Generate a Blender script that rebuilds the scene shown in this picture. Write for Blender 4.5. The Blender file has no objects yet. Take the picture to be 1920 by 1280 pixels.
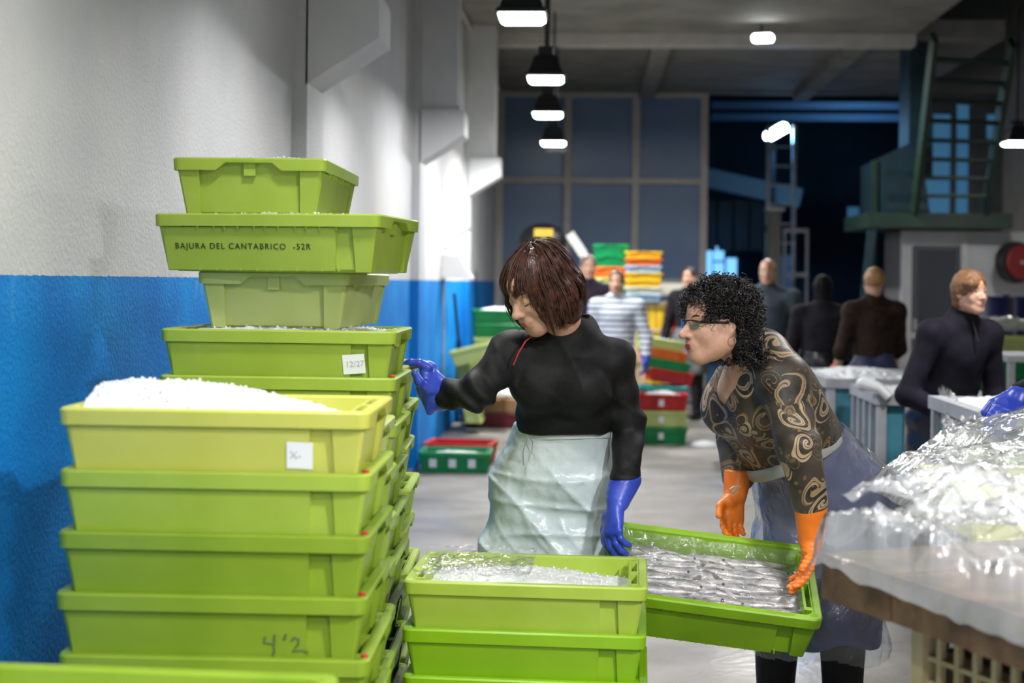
import bpy, bmesh, math, random
import numpy as np
from mathutils import Vector, Matrix
random.seed(7); np.random.seed(7)
SC = bpy.context.scene
COL = SC.collection

# ------------------------------------------------------------------ camera, world, exposure
F_PX, HZ, CAM_Z = 2667.0, 527.0, 1.42
YAW, ROLL = math.atan(150 / F_PX), math.radians(0.7)
cam_d = bpy.data.cameras.new('camera')
cam = bpy.data.objects.new('camera', cam_d); COL.objects.link(cam)
cam_d.sensor_width = 36.0; cam_d.lens = 36.0 * F_PX / 1920
cam_d.shift_y = -(640 - HZ) / 1920
CAM_M = Matrix.Translation((0, 0, CAM_Z)) @ Matrix.Rotation(YAW, 4, 'Z') @ Matrix.Rotation(math.pi / 2, 4, 'X') @ Matrix.Rotation(ROLL, 4, 'Z')
cam.matrix_world = CAM_M
cam_d.clip_start = 0.05; cam_d.clip_end = 200
cam_d.dof.use_dof = True; cam_d.dof.focus_distance = 4.02; cam_d.dof.aperture_fstop = 2.6
SC.camera = cam
SC.view_settings.view_transform = 'Standard'; SC.view_settings.look = 'None'
SC.view_settings.gamma = 1.0; SC.view_settings.use_curve_mapping = False
SC.view_settings.exposure = 0.65
W = bpy.data.worlds.new('world'); SC.world = W; W.use_nodes = True
W.node_tree.nodes['Background'].inputs[0].default_value = (0.05, 0.13, 0.32, 1)
W.node_tree.nodes['Background'].inputs[1].default_value = 0.12

def at(px, py, Y):
    """world point that the photograph shows at (px, py) when it stands at distance Y"""
    d = CAM_M.to_3x3() @ Vector(((px - 960) / F_PX, -(py - HZ) / F_PX, -1))
    return Vector((0, 0, CAM_Z)) + d * (Y / d.y)

# lamp positions: (x, y, power); a row of pendant lamps by the left wall and, on the right, unseen added fill lamps before one by the wall
LAMP_Z = 2.80
LAMPS_LEFT = [(-.38, -1.7, 26), (-.38, .6, 20), (-.38, 2.85, 10), (-.38, 5.1, 18), (-.38, 7.4, 20), (-.33, 9.65, 26), (-.38, 11.7, 38), (-.40, 14.1, 68)]
LAMPS_RIGHT = [(1.3, -1.2, 150), (1.6, 1.3, 95), (2.0, 6.0, 34), (4.03, 13.8, 12)]

# ------------------------------------------------------------------ mesh helpers
def mesh_from(name, V, Fc, smooth=False):
    me = bpy.data.meshes.new(name)
    V = np.asarray(V, dtype=np.float32).reshape(-1, 3)
    if isinstance(Fc, np.ndarray):
        n, k = Fc.shape
        me.vertices.add(len(V)); me.vertices.foreach_set('co', V.ravel())
        me.loops.add(n * k); me.loops.foreach_set('vertex_index', Fc.astype(np.int32).ravel())
        me.polygons.add(n); me.polygons.foreach_set('loop_start', np.arange(0, n * k, k, dtype=np.int32))
        me.polygons.foreach_set('loop_total', np.full(n, k, dtype=np.int32))
        me.update(calc_edges=True)
    else:
        me.from_pydata([tuple(map(float, v)) for v in V], [], Fc)
    if smooth:
        me.polygons.foreach_set('use_smooth', np.ones(len(me.polygons), dtype=bool))
    me.update()
    return me

def link(name, me, m=None, parent=None, loc=None, rot=None):
    o = bpy.data.objects.new(name, me); COL.objects.link(o)
    if m is not None and me is not None:
        if len(me.materials) == 0: me.materials.append(m)
        elif me.materials[0] != m:
            o.material_slots[0].link = 'OBJECT'; o.material_slots[0].material = m
    if parent: o.parent = parent
    if loc is not None: o.location = loc
    if rot is not None: o.rotation_euler = rot
    return o

def tag(o, label=None, cat=None, group=None, kind=None):
    if label: o['label'] = label
    if cat: o['category'] = cat
    if group: o['group'] = group
    if kind: o['kind'] = kind
    return o

def empty(name, loc=(0, 0, 0), rz=0.0):
    o = bpy.data.objects.new(name, None); COL.objects.link(o)
    o.location = loc; o.rotation_euler = (0, 0, rz); o.empty_display_size = .1
    return o

class MB:
    """collects simple solids into one mesh"""
    def __init__(s): s.V = []; s.F = []
    def add(s, V, Fc):
        b = len(s.V); s.V += [tuple(v) for v in V]; s.F += [tuple(i + b for i in f) for f in Fc]; return s
    def box(s, x0, x1, y0, y1, z0, z1):
        V = [(x, y, z) for z in (z0, z1) for y in (y0, y1) for x in (x0, x1)]
        return s.add(V, [(0, 2, 3, 1), (4, 5, 7, 6), (0, 1, 5, 4), (2, 6, 7, 3), (0, 4, 6, 2), (1, 3, 7, 5)])
    def bar(s, a, b, w, t, up=(0, 0, 1)):
        a, b = Vector(a), Vector(b); d = (b - a).normalized(); up = Vector(up)
        if abs(d.dot(up)) > .98: up = Vector((0, 1, 0))
        u = d.cross(up).normalized(); v = u.cross(d).normalized()
        V = [p + u * (i * w / 2) + v * (j * t / 2) for p in (a, b) for i, j in ((-1, -1), (1, -1), (1, 1), (-1, 1))]
        return s.add(V, [(0, 3, 2, 1), (4, 5, 6, 7), (0, 1, 5, 4), (1, 2, 6, 5), (2, 3, 7, 6), (3, 0, 4, 7)])
    def prism(s, pts, axis, lo, hi):
        """extrude a 2D outline along an axis ('x','y','z')"""
        n = len(pts)
        def p3(p, c):
            return {'x': (c, p[0], p[1]), 'y': (p[0], c, p[1]), 'z': (p[0], p[1], c)}[axis]
        V = [p3(p, lo) for p in pts] + [p3(p, hi) for p in pts]
        Fc = [tuple(range(n))[::-1], tuple(range(n, 2 * n))] + [(i, (i + 1) % n, n + (i + 1) % n, n + i) for i in range(n)]
        return s.add(V, Fc)
    def tube(s, pts, r, n=8, cap=True):
        pts = [Vector(p) for p in pts]; k = len(pts)
        rr = r if isinstance(r, (list, tuple)) else [r] * k
        V = []; up = Vector((0, 0, 1)); pu = None
        for i, p in enumerate(pts):
            d = (pts[min(i + 1, k - 1)] - pts[max(i - 1, 0)]).normalized()
            if pu is None:
                u = d.cross(up) if abs(d.z) < .95 else d.cross(Vector((1, 0, 0)))
            else:
                u = pu - d * pu.dot(d)
            u.normalize(); pu = u; v = d.cross(u)
            V += [p + (u * math.cos(a) + v * math.sin(a)) * rr[i] for a in [2 * math.pi * j / n for j in range(n)]]
        Fc = [(i * n + j, i * n + (j + 1) % n, (i + 1) * n + (j + 1) % n, (i + 1) * n + j) for i in range(k - 1) for j in range(n)]
        if cap: Fc += [tuple(range(n))[::-1], tuple(range((k - 1) * n, k * n))]
        return s.add(V, Fc)
    def lathe(s, prof, n=20, c=(0, 0, 0), cap=True):
        V = [(c[0] + r * math.cos(2 * math.pi * j / n), c[1] + r * math.sin(2 * math.pi * j / n), c[2] + z) for r, z in prof for j in range(n)]
        k = len(prof)
        Fc = [(i * n + j, i * n + (j + 1) % n, (i + 1) * n + (j + 1) % n, (i + 1) * n + j) for i in range(k - 1) for j in range(n)]
        if cap: Fc += [tuple(range(n))[::-1], tuple(range((k - 1) * n, k * n))]
        return s.add(V, Fc)
    def loft(s, loops, cap0=True, cap1=True):
        n = len(loops[0]); b = []
        V = [p for L in loops for p in L]; k = len(loops)
        Fc = [(i * n + j, i * n + (j + 1) % n, (i + 1) * n + (j + 1) % n, (i + 1) * n + j) for i in range(k - 1) for j in range(n)]
        if cap0: Fc.append(tuple(range(n))[::-1])
        if cap1: Fc.append(tuple(range((k - 1) * n, k * n)))
        return s.add(V, Fc)
    def mesh(s, name, smooth=False):
        me = mesh_from(name, s.V, s.F)
        bm = bmesh.new(); bm.from_mesh(me); bmesh.ops.recalc_face_normals(bm, faces=bm.faces); bm.to_mesh(me); bm.free()
        if smooth:
            me.polygons.foreach_set('use_smooth', np.ones(len(me.polygons), dtype=bool))
            me.set_sharp_from_angle(angle=math.radians(38))
        return me
    def build(s, name, m, parent=None, smooth=False, loc=None, rot=None):
        return link(name, s.mesh(name, smooth), m, parent, loc, rot)

# ------------------------------------------------------------------ materials
MATS = {}
def nodes_of(m):
    m.use_nodes = True; return m.node_tree.nodes, m.node_tree.links
def pm(name, c1, c2=None, scale=6.0, rough=.5, bump=0.0, bscale=60.0, metal=0.0, transl=0.0, coat=0.0, sss=0.0, detail=4, contrast=(.35, .65), spec=.5, alpha=None):
    if name in MATS: return MATS[name]
    m = bpy.data.materials.new(name); MATS[name] = m
    N, L = nodes_of(m); P = N['Principled BSDF']
    P.inputs['Base Color'].default_value = (*c1, 1); P.inputs['Roughness'].default_value = rough
    P.inputs['Metallic'].default_value = metal; P.inputs['Specular IOR Level'].default_value = spec
    P.inputs['Coat Weight'].default_value = coat
    if sss:
        P.inputs['Subsurface Weight'].default_value = sss; P.inputs['Subsurface Scale'].default_value = .01
        P.inputs['Subsurface Radius'].default_value = (1, .35, .2)
    tc = N.new('ShaderNodeTexCoord')
    colsock = None
    if c2 is not None:
        nz = N.new('ShaderNodeTexNoise'); nz.inputs['Scale'].default_value = scale; nz.inputs['Detail'].default_value = detail
        rp = N.new('ShaderNodeValToRGB'); rp.color_ramp.elements[0].position = contrast[0]; rp.color_ramp.elements[1].position = contrast[1]
        rp.color_ramp.elements[0].color = (*c1, 1); rp.color_ramp.elements[1].color = (*c2, 1)
        L.new(tc.outputs['Object'], nz.inputs['Vector']); L.new(nz.outputs['Fac'], rp.inputs['Fac']); L.new(rp.outputs['Color'], P.inputs['Base Color'])
        colsock = rp.outputs['Color']
    if bump:
        nb = N.new('ShaderNodeTexNoise'); nb.inputs['Scale'].default_value = bscale; nb.inputs['Detail'].default_value = 5
        bp = N.new('ShaderNodeBump'); bp.inputs['Strength'].default_value = bump; bp.inputs['Distance'].default_value = .01
        L.new(tc.outputs['Object'], nb.inputs['Vector']); L.new(nb.outputs['Fac'], bp.inputs['Height']); L.new(bp.outputs['Normal'], P.inputs['Normal'])
    if transl:
        tr = N.new('ShaderNodeBsdfTranslucent'); mx = N.new('ShaderNodeMixShader'); mx.inputs[0].default_value = transl
        tr.inputs['Color'].default_value = (*c1, 1)
        if colsock: L.new(colsock, tr.inputs['Color'])
        L.new(P.outputs[0], mx.inputs[1]); L.new(tr.outputs[0], mx.inputs[2]); L.new(mx.outputs[0], N['Material Output'].inputs['Surface'])
    return m
def emit(name, c, strength):
    if name in MATS: return MATS[name]
    m = bpy.data.materials.new(name); MATS[name] = m
    N, L = nodes_of(m); P = N['Principled BSDF']
    P.inputs['Base Color'].default_value = (*c, 1); P.inputs['Emission Color'].default_value = (*c, 1); P.inputs['Emission Strength'].default_value = strength
    return m
def film(name, tint=(1, 1, 1), haze=.06, gloss=.16, rough=.12, bump=.5, bscale=22.0):
    """clear plastic sheet: mostly see-through, glossy by Fresnel, slightly milky"""
    if name in MATS: return MATS[name]
    m = bpy.data.materials.new(name); MATS[name] = m
    N, L = nodes_of(m); N.remove(N['Principled BSDF'])
    tc = N.new('ShaderNodeTexCoord'); nb = N.new('ShaderNodeTexNoise'); nb.inputs['Scale'].default_value = bscale; nb.inputs['Detail'].default_value = 4; nb.inputs['Distortion'].default_value = 1.2
    bp = N.new('ShaderNodeBump'); bp.inputs['Strength'].default_value = bump; bp.inputs['Distance'].default_value = .02
    L.new(tc.outputs['Object'], nb.inputs['Vector']); L.new(nb.outputs['Fac'], bp.inputs['Height'])
    tr = N.new('ShaderNodeBsdfTransparent'); tr.inputs['Color'].default_value = (*tint, 1)
    gl = N.new('ShaderNodeBsdfGlossy'); gl.inputs['Roughness'].default_value = rough; L.new(bp.outputs['Normal'], gl.inputs['Normal'])
    df = N.new('ShaderNodeBsdfDiffuse'); df.inputs['Color'].default_value = (.85, .88, .9, 1)
    lw = N.new('ShaderNodeLayerWeight'); lw.inputs['Blend'].default_value = .5; L.new(bp.outputs['Normal'], lw.inputs['Normal'])
    fr = N.new('ShaderNodeMath'); fr.operation = 'POWER'; fr.inputs[1].default_value = 3.5; L.new(lw.outputs['Facing'], fr.inputs[0])
    ad = N.new('ShaderNodeMath'); ad.operation = 'ADD'; ad.use_clamp = True; ad.inputs[1].default_value = gloss
    L.new(fr.outputs[0], ad.inputs[0])
    m1 = N.new('ShaderNodeMixShader'); m1.inputs[0].default_value = haze; L.new(tr.outputs[0], m1.inputs[1]); L.new(df.outputs[0], m1.inputs[2])
    m2 = N.new('ShaderNodeMixShader'); L.new(ad.outputs[0], m2.inputs[0]); L.new(m1.outputs[0], m2.inputs[1]); L.new(gl.outputs[0], m2.inputs[2])
    L.new(m2.outputs[0], N['Material Output'].inputs['Surface'])
    return m

WHITE_PAINT = pm('white_paint', (.55, .56, .58), (.70, .70, .70), 1.5, .7, .35, 90)
CEIL = pm('ceiling_concrete', (.19, .18, .165), (.28, .26, .24), 2.0, .85, .3, 40)
STEEL = pm('painted_steel', (.50, .47, .43), (.58, .55, .51), 6, .5)
BLACK_METAL = pm('black_metal', (.012, .012, .014), rough=.45)
GREEN_STEEL = pm('dark_green_steel', (.004, .026, .014), (.003, .016, .009), 5, .55)
TEAL_STEEL = pm('teal_steel', (.004, .026, .036), (.003, .016, .024), 4, .5)
GREY_METAL = pm('galvanised_metal', (.38, .40, .42), (.55, .56, .58), 9, .4, metal=.5)
PAPER = pm('paper_label', (.82, .83, .85), rough=.8)
INK = pm('black_ink', (.02, .02, .02), rough=.8)
INK_FADED = pm('faded_ink', (.10, .13, .05), rough=.8)

# left wall paint: blue up to eye height, white above, with scuffs
def wall_paint():
    m = bpy.data.materials.new('two_tone_wall_paint'); N, L = nodes_of(m); P = N['Principled BSDF']
    tc = N.new('ShaderNodeTexCoord'); sep = N.new('ShaderNodeSeparateXYZ'); L.new(tc.outputs['Object'], sep.inputs[0])
    n1 = N.new('ShaderNodeTexNoise'); n1.inputs['Scale'].default_value = 60; n1.inputs['Detail'].default_value = 3; L.new(tc.outputs['Object'], n1.inputs['Vector'])
    ml = N.new('ShaderNodeMath'); ml.operation = 'MULTIPLY_ADD'; ml.inputs[1].default_value = .008; L.new(n1.outputs['Fac'], ml.inputs[0]); L.new(sep.outputs['Z'], ml.inputs[2])
    gt = N.new('ShaderNodeMath'); gt.operation = 'GREATER_THAN'; gt.inputs[1].default_value = 1.424; L.new(ml.outputs[0], gt.inputs[0])
    def two(c1, c2, sc, lo=.35, hi=.65, stretch=None):
        nz = N.new('ShaderNodeTexNoise'); nz.inputs['Scale'].default_value = sc; nz.inputs['Detail'].default_value = 6
        if stretch:
            mp = N.new('ShaderNodeMapping'); mp.inputs['Scale'].default_value = stretch; L.new(tc.outputs['Object'], mp.inputs['Vector']); L.new(mp.outputs[0], nz.inputs['Vector'])
        else: L.new(tc.outputs['Object'], nz.inputs['Vector'])
        rp = N.new('ShaderNodeValToRGB'); e = rp.color_ramp.elements; e[0].position, e[1].position = lo, hi; e[0].color, e[1].color = (*c1, 1), (*c2, 1)
        L.new(nz.outputs['Fac'], rp.inputs['Fac']); return rp.outputs['Color']
    blue = two((.0, .145, .50), (.0, .23, .66), 2.2)
    white = two((.50, .51, .53), (.63, .63, .63), 1.3)
    sc_ = two((0, 0, 0), (1, 1, 1), 9, .66, .72, (1, 1, .35))
    mixs = N.new('ShaderNodeMix'); mixs.data_type = 'RGBA'; mixs.inputs['B'].default_value = (.18, .45, .72, 1)
    fm = N.new('ShaderNodeMath'); fm.operation = 'MULTIPLY'; fm.inputs[1].default_value = .2; L.new(sc_, fm.inputs[0])
    L.new(fm.outputs[0], mixs.inputs['Factor']); L.new(blue, mixs.inputs['A'])
    mx = N.new('ShaderNodeMix'); mx.data_type = 'RGBA'; L.new(gt.outputs[0], mx.inputs['Factor']); L.new(mixs.outputs['Result'], mx.inputs['A']); L.new(white, mx.inputs['B'])
    L.new(mx.outputs['Result'], P.inputs['Base Color']); P.inputs['Roughness'].default_value = .6; P.inputs['Specular IOR Level'].default_value = .25
    nb = N.new('ShaderNodeTexNoise'); nb.inputs['Scale'].default_value = 70; nb.inputs['Detail'].default_value = 6; L.new(tc.outputs['Object'], nb.inputs['Vector'])
    bp = N.new('ShaderNodeBump'); bp.inputs['Strength'].default_value = .38; bp.inputs['Distance'].default_value = .012
    L.new(nb.outputs['Fac'], bp.inputs['Height']); L.new(bp.outputs['Normal'], P.inputs['Normal'])
    return m
WALL_PAINT = wall_paint()
def floor_mat():
    m = bpy.data.materials.new('wet_concrete'); N, L = nodes_of(m); P = N['Principled BSDF']
    tc = N.new('ShaderNodeTexCoord')
    n1 = N.new('ShaderNodeTexNoise'); n1.inputs['Scale'].default_value = 1.6; n1.inputs['Detail'].default_value = 9; n1.inputs['Roughness'].default_value = .65; L.new(tc.outputs['Object'], n1.inputs['Vector'])
    rp = N.new('ShaderNodeValToRGB'); e = rp.color_ramp.elements; e[0].position, e[1].position = .32, .7; e[0].color, e[1].color = (.125, .115, .10, 1), (.28, .26, .235, 1)
    L.new(n1.outputs['Fac'], rp.inputs['Fac']); L.new(rp.outputs['Color'], P.inputs['Base Color'])
    n2 = N.new('ShaderNodeTexNoise'); n2.inputs['Scale'].default_value = .7; n2.inputs['Detail'].default_value = 4; L.new(tc.outputs['Object'], n2.inputs['Vector'])
    r2 = N.new('ShaderNodeValToRGB'); e = r2.color_ramp.elements; e[0].position, e[1].position = .42, .58; e[0].color, e[1].color = (.28, .28, .28, 1), (.6, .6, .6, 1)
    L.new(n2.outputs['Fac'], r2.inputs['Fac']); L.new(r2.outputs['Color'], P.inputs['Roughness'])
    n3 = N.new('ShaderNodeTexNoise'); n3.inputs['Scale'].default_value = 25; n3.inputs['Detail'].default_value = 5; L.new(tc.outputs['Object'], n3.inputs['Vector'])
    bp = N.new('ShaderNodeBump'); bp.inputs['Strength'].default_value = .2; bp.inputs['Distance'].default_value = .01; L.new(n3.outputs['Fac'], bp.inputs['Height']); L.new(bp.outputs['Normal'], P.inputs['Normal'])
    return m

# ------------------------------------------------------------------ setting
XW, YB, XR, ZC = -1.36, 19.9, 5.62, 4.09
tag(MB().box(XW - .3, 14, -6, 32, -.12, 0).build('floor', floor_mat()), 'wet grey concrete floor', kind='structure')
wl = tag(MB().box(XW - .25, XW, -6, YB + .2, 0, ZC + .3).build('wall_left', WALL_PAINT), 'left wall painted blue below and white above', kind='structure')
BAYS = [2.2, 6.39, 10.65, 14.8]
for yb in BAYS:
    MB().box(XW, XW + .06, yb, yb + .40, 0, ZC).build('pilaster', WALL_PAINT, wl)
    MB().prism([(XW + .05, 2.30), (XW + .385, 2.515), (XW + .385, 2.706), (XW + .05, 2.706)], 'y', yb, yb + .35).build('corbel', WHITE_PAINT, wl)
    MB().box(XW + .05, XW + .33, yb + .03, yb + .32, 2.706, ZC).build('column', WHITE_PAINT, wl)
cl = tag(MB().box(XW - .25, 3.4, -6, 15.55, ZC, ZC + .2).box(XW - .25, 4.4, 15.55, YB + .25, ZC, ZC + .2).build('ceiling', CEIL), 'grey concrete ceiling with ribs', kind='structure')
MB().box(XW, 3.4, 15.3, 15.55, ZC - .12, ZC).build('cross_beam', STEEL, cl)
for xx in (.62, 2.75):
    MB().box(xx, xx + .20, 15.55, YB, ZC - .12, ZC).build('ceiling_rib', CEIL, cl)
MB().tube([(XW + .06, -2, ZC - .05), (XW + .06, 19.6, ZC - .05)], .022, 8).build('ceiling_pipe', STEEL, cl)
XO0, XO1 = 1.54, 4.33        # doorway in the back wall
wb = tag(MB().box(XW - .25, 14, YB, YB + .22, 4.07, 7.2).build('wall_back', CEIL), 'concrete lintel of the back wall', kind='structure')
MB().box(XO1, XR + .4, YB, YB + .22, 0, 4.07).build('wall_panel', pm('dark_wall', (.10, .11, .12), (.16, .16, .17), 3, .8), wb)
tag(MB().box(XR, XR + .25, -6, YB, 0, 7.2).build('wall_right', pm('beige_wall', (.42, .38, .32), (.52, .48, .42), 2.5, .8, .2, 40)), 'beige right wall', kind='structure')
tag(MB().box(XW - .25, XR + .25, -6.3, -6, 0, ZC + .2).build('wall_front', WHITE_PAINT), 'wall behind the photographer', kind='structure')
tag(MB().box(3.3, XR + .3, -6, YB + .25, 7.0, 7.2).build('ceiling_high', pm('dark_roof', (.03, .03, .03), rough=.9)), 'high dark roof over the stair bay', kind='structure')
tag(MB().box(3.3, 3.4, -6, 15.55, ZC + .2, 7.0).box(3.3, 4.4, 15.55, 15.65, ZC + .2, 7.0).box(4.3, 4.4, 15.65, YB, ZC + .2, 7.0).build('wall_upper', pm('dark_roof', (.03, .03, .03), rough=.9)), 'dark upper wall over the stair bay', kind='structure')
# window wall: nine translucent ribbed panes in a steel frame
w1 = empty('window_1', (0, YB, 0)); tag(w1, 'tall translucent window wall in a pale steel frame', kind='structure')
wx = [XW + .05, -.36, .59, XO0]; wz = [.35, 1.44, 2.84, 4.05]
pane_m = pm('translucent_pane', (.13, .22, .40), (.19, .28, .42), .9, .25, .25, 3, spec=.7)  # blue light coming through from outside is put into this colour
def ribbed(m):
    N, L = nodes_of(m); P = N['Principled BSDF']; tc = N.new('ShaderNodeTexCoord'); wv = N.new('ShaderNodeTexWave'); wv.inputs['Scale'].default_value = 16; wv.bands_direction = 'X'
    bp = N.new('ShaderNodeBump'); bp.inputs['Strength'].default_value = .25; bp.inputs['Distance'].default_value = .01
    L.new(tc.outputs['Object'], wv.inputs['Vector']); L.new(wv.outputs['Fac'], bp.inputs['Height']); L.new(bp.outputs['Normal'], P.inputs['Normal'])
ribbed(pane_m)
for i in range(3):
    for j in range(3):
        MB().box(wx[i] + .02, wx[i + 1] - .02, .09, .11, wz[j] + .02, wz[j + 1] - .02).build('pane', pane_m, w1)
for x in wx: MB().box(x - .05, x + .05, .02, .16, 0, 4.07).build('mullion', STEEL, w1)
for z in wz: MB().box(wx[0], wx[3], .03, .15, z - .04, z + .04).build('transom', STEEL, w1)
MB().box(wx[0], wx[3], .04, .18, 0, .35).build('kick_panel', STEEL, w1)
# yard beyond the doorway
yd = tag(MB().box(-3, 16, 28.5, 28.8, 0, 9).build('wall_yard', pm('yard_wall', (.010, .022, .032), (.02, .05, .07), .8, .8)), 'dark building across the yard', kind='structure')
yp = tag(MB().box(1.9, 14, 20.4, 28.5, 5.4, 5.55).build('ceiling_yard', pm('yard_roof', (.02, .04, .06), rough=.8)), 'canopy over the yard', kind='structure')

# ------------------------------------------------------------------ lamps
LIT = emit('lamp_glass_lit', (.93, 1.0, 1.0), 14)
def bell_mesh():
    return MB().loft([[(x * w, y * d, z) for x, y in ((-1, -1), (1, -1), (1, 1), (-1, 1))] for w, d, z in
                      ((.128, .128, 0), (.128, .128, .02), (.112, .112, .03), (.078, .078, .135), (.06, .06, .15))])
def add_area(loc, power, size, parent_rot=None, color=(1.0, .985, .97), spread=138):
    ld = bpy.data.lights.new('lamp_light', 'AREA'); ld.shape = 'SQUARE'; ld.size = size; ld.energy = power; ld.color = color; ld.spread = math.radians(spread)
    lo = bpy.data.objects.new('lamp_light', ld); COL.objects.link(lo); lo.location = loc
    if parent_rot: lo.rotation_euler = parent_rot
    return lo
def pendant(x, y, power, label, z=LAMP_Z, lit=True, rot=0.0, spread=138):
    r = empty('pendant_lamp', (x, y, z), rot); tag(r, label, 'lamp', 'black bell pendant lamps')
    sh = bell_mesh()
    sh.build('shade', BLACK_METAL, r)
    MB().box(-.05, .05, -.05, .05, .15, .21).build('driver_box', BLACK_METAL, r)
    MB().tube([(0, 0, .2), (0, 0, ZC - z)], .012, 6).build('rod', BLACK_METAL, r)
    MB().loft([[(a * w, b * w, zz) for a, b in ((-1, -1), (1, -1), (1, 1), (-1, 1))] for w, zz in ((.118, -.004), (.118, -.012), (.095, -.03))]).build('lens', LIT if lit else pm('lamp_glass_off', (.35, .30, .33), rough=.3), r)
    if lit and power:
        add_area((x, y, z - .036), power, .2, spread=spread)
    return r
names = ['over the floor behind the photographer', 'over the near crate stacks', 'above the tallest crate stack', 'between the nearest wall brackets', 'largest of the lit row, at the top of the picture', 'second lit lamp down the row along the white wall', 'third lit lamp down the row along the white wall', 'farthest lit lamp of the row along the white wall']
for (x, y, p), nm in zip(LAMPS_LEFT, names): pendant(x, y, p, 'black bell pendant lamp ' + nm, spread=138 if y < 9 else 174)
pendant(-.40, 15.4, 0, 'unlit black bell pendant lamp nearest the window wall', z=2.86, lit=False)
for (x, y, p), nm in zip(LAMPS_RIGHT, ['added unseen behind the photographer on the bench side', 'added for fill over the film-covered bench', 'added for fill over the aisle before the ice bins', 'on the right beside the beige wall']): pendant(x, y, p, 'black bell pendant lamp ' + nm, spread=160)
def capsule_lamp(loc, w, h, rot, label, m):
    r = empty('capsule_lamp', loc); tag(r, label, 'lamp'); r.rotation_euler = rot
    def ring(s, z): return [((w / 2 - h / 2) * (1 if -math.pi / 2 <= a < math.pi / 2 else -1) + h / 2 * s * math.cos(a), h / 2 * s * math.sin(a), z) for a in [(-math.pi / 2 + math.pi * i / 6) for i in range(12)]]
    MB().loft([ring(1, 0), ring(1, -.03), ring(.7, -.05)]).build('diffuser', m, r, True)
    MB().loft([ring(1.1, .05), ring(1.1, .004)]).build('housing', GREY_METAL, r, True)
    return r
p = at(1430, 71, 14.6)
q = capsule_lamp(p, .22, .085, (math.radians(-62), 0, 0), 'small lit oval lamp under the ceiling beam', LIT)
MB().tube([(0, 0, .04), (0, .02, .09), (0, -.12, .20)], .012, 6).build('bracket', BLACK_METAL, q)
add_area(p + Vector((0, -.05, -.08)), 90, .12, spread=175)
p = at(1455, 247, 23.0)
q = capsule_lamp(p, .42, .17, (math.radians(-60), math.radians(-28), 0), 'bright oval lamp glowing over the dark blue yard', emit('yard_lamp_glass', (.75, .95, 1.0), 20))
bpy.context.view_layer.update(); po = MB().tube([(p.x, p.y + .06, p.z + .02), (p.x, p.y + .3, p.z - .1), (p.x, p.y + .3, 0)], .04, 8).build('pole', BLACK_METAL, q); po.matrix_parent_inverse = q.matrix_world.inverted()
add_area(p + Vector((0, -.06, -.08)), 35, .3, (math.radians(-25), 0, 0), (.12, .45, 1.0), 170)
capsule_lamp((4.6, 23.5, 5.34), .42, .17, (0, 0, 0), 'unseen oval lamp added under the yard canopy', emit('yard_lamp_glass', (.75, .95, 1.0), 20))  # lamp added out of view for more blue light in the yard
add_area((4.6, 23.5, 5.26), 30, .3, None, (.10, .42, 1.0), 170)

# ------------------------------------------------------------------ noise
_LAT = np.random.RandomState(3).rand(64, 64)
def vn(x, y):
    xi = np.floor(x).astype(int); yi = np.floor(y).astype(int); fx = x - xi; fy = y - yi
    fx = fx * fx * (3 - 2 * fx); fy = fy * fy * (3 - 2 * fy)
    g = lambda a, b: _LAT[a % 64, b % 64]
    return (g(xi, yi) * (1 - fx) + g(xi + 1, yi) * fx) * (1 - fy) + (g(xi, yi + 1) * (1 - fx) + g(xi + 1, yi + 1) * fx) * fy
def fbm(x, y, o=4):
    s = 0; a = .5
    for i in range(o): s = s + a * vn(x * 2 ** i + 17 * i, y * 2 ** i + 31 * i); a *= .5
    return s
def grid_mesh(name, P):
    """P: (n, m, 3) array of points"""
    n, m = P.shape[:2]
    i = np.arange(n * m).reshape(n, m)
    Fq = np.stack([i[:-1, :-1], i[1:, :-1], i[1:, 1:], i[:-1, 1:]], -1).reshape(-1, 4)
    return mesh_from(name, P.reshape(-1, 3), Fq, True)

# ------------------------------------------------------------------ fish crates
CL, CW, CH = .60, .40, .146
def rr(lx, ly, r, z, extra=()):
    """rounded rectangle outline, with extra points along the short ends at the given y values"""
    hx, hy = lx / 2, ly / 2; P = []
    def corner(cx, cy, a0):
        for i in range(5):
            a = a0 + math.pi / 2 * i / 4; P.append((cx + r * math.cos(a), cy + r * math.sin(a), z))
    corner(hx - r, hy - r, 0)
    corner(-hx + r, hy - r, math.pi / 2)
    for e in sorted(extra, reverse=True): P.append((-hx, e, z))
    corner(-hx + r, -hy + r, math.pi)
    corner(hx - r, -hy + r, 1.5 * math.pi)
    for e in sorted(extra): P.append((hx, e, z))
    return P
EX = (-.085, -.060, .060, .085)
def notch(P, lx, up):
    out = []
    for x, y, z in P:
        f = 0
        if abs(abs(x) - lx / 2) < .004 and abs(y) < .09: f = 1 if abs(y) < .07 else 0
        out.append((x, y, z + up * f))
    return out
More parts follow.
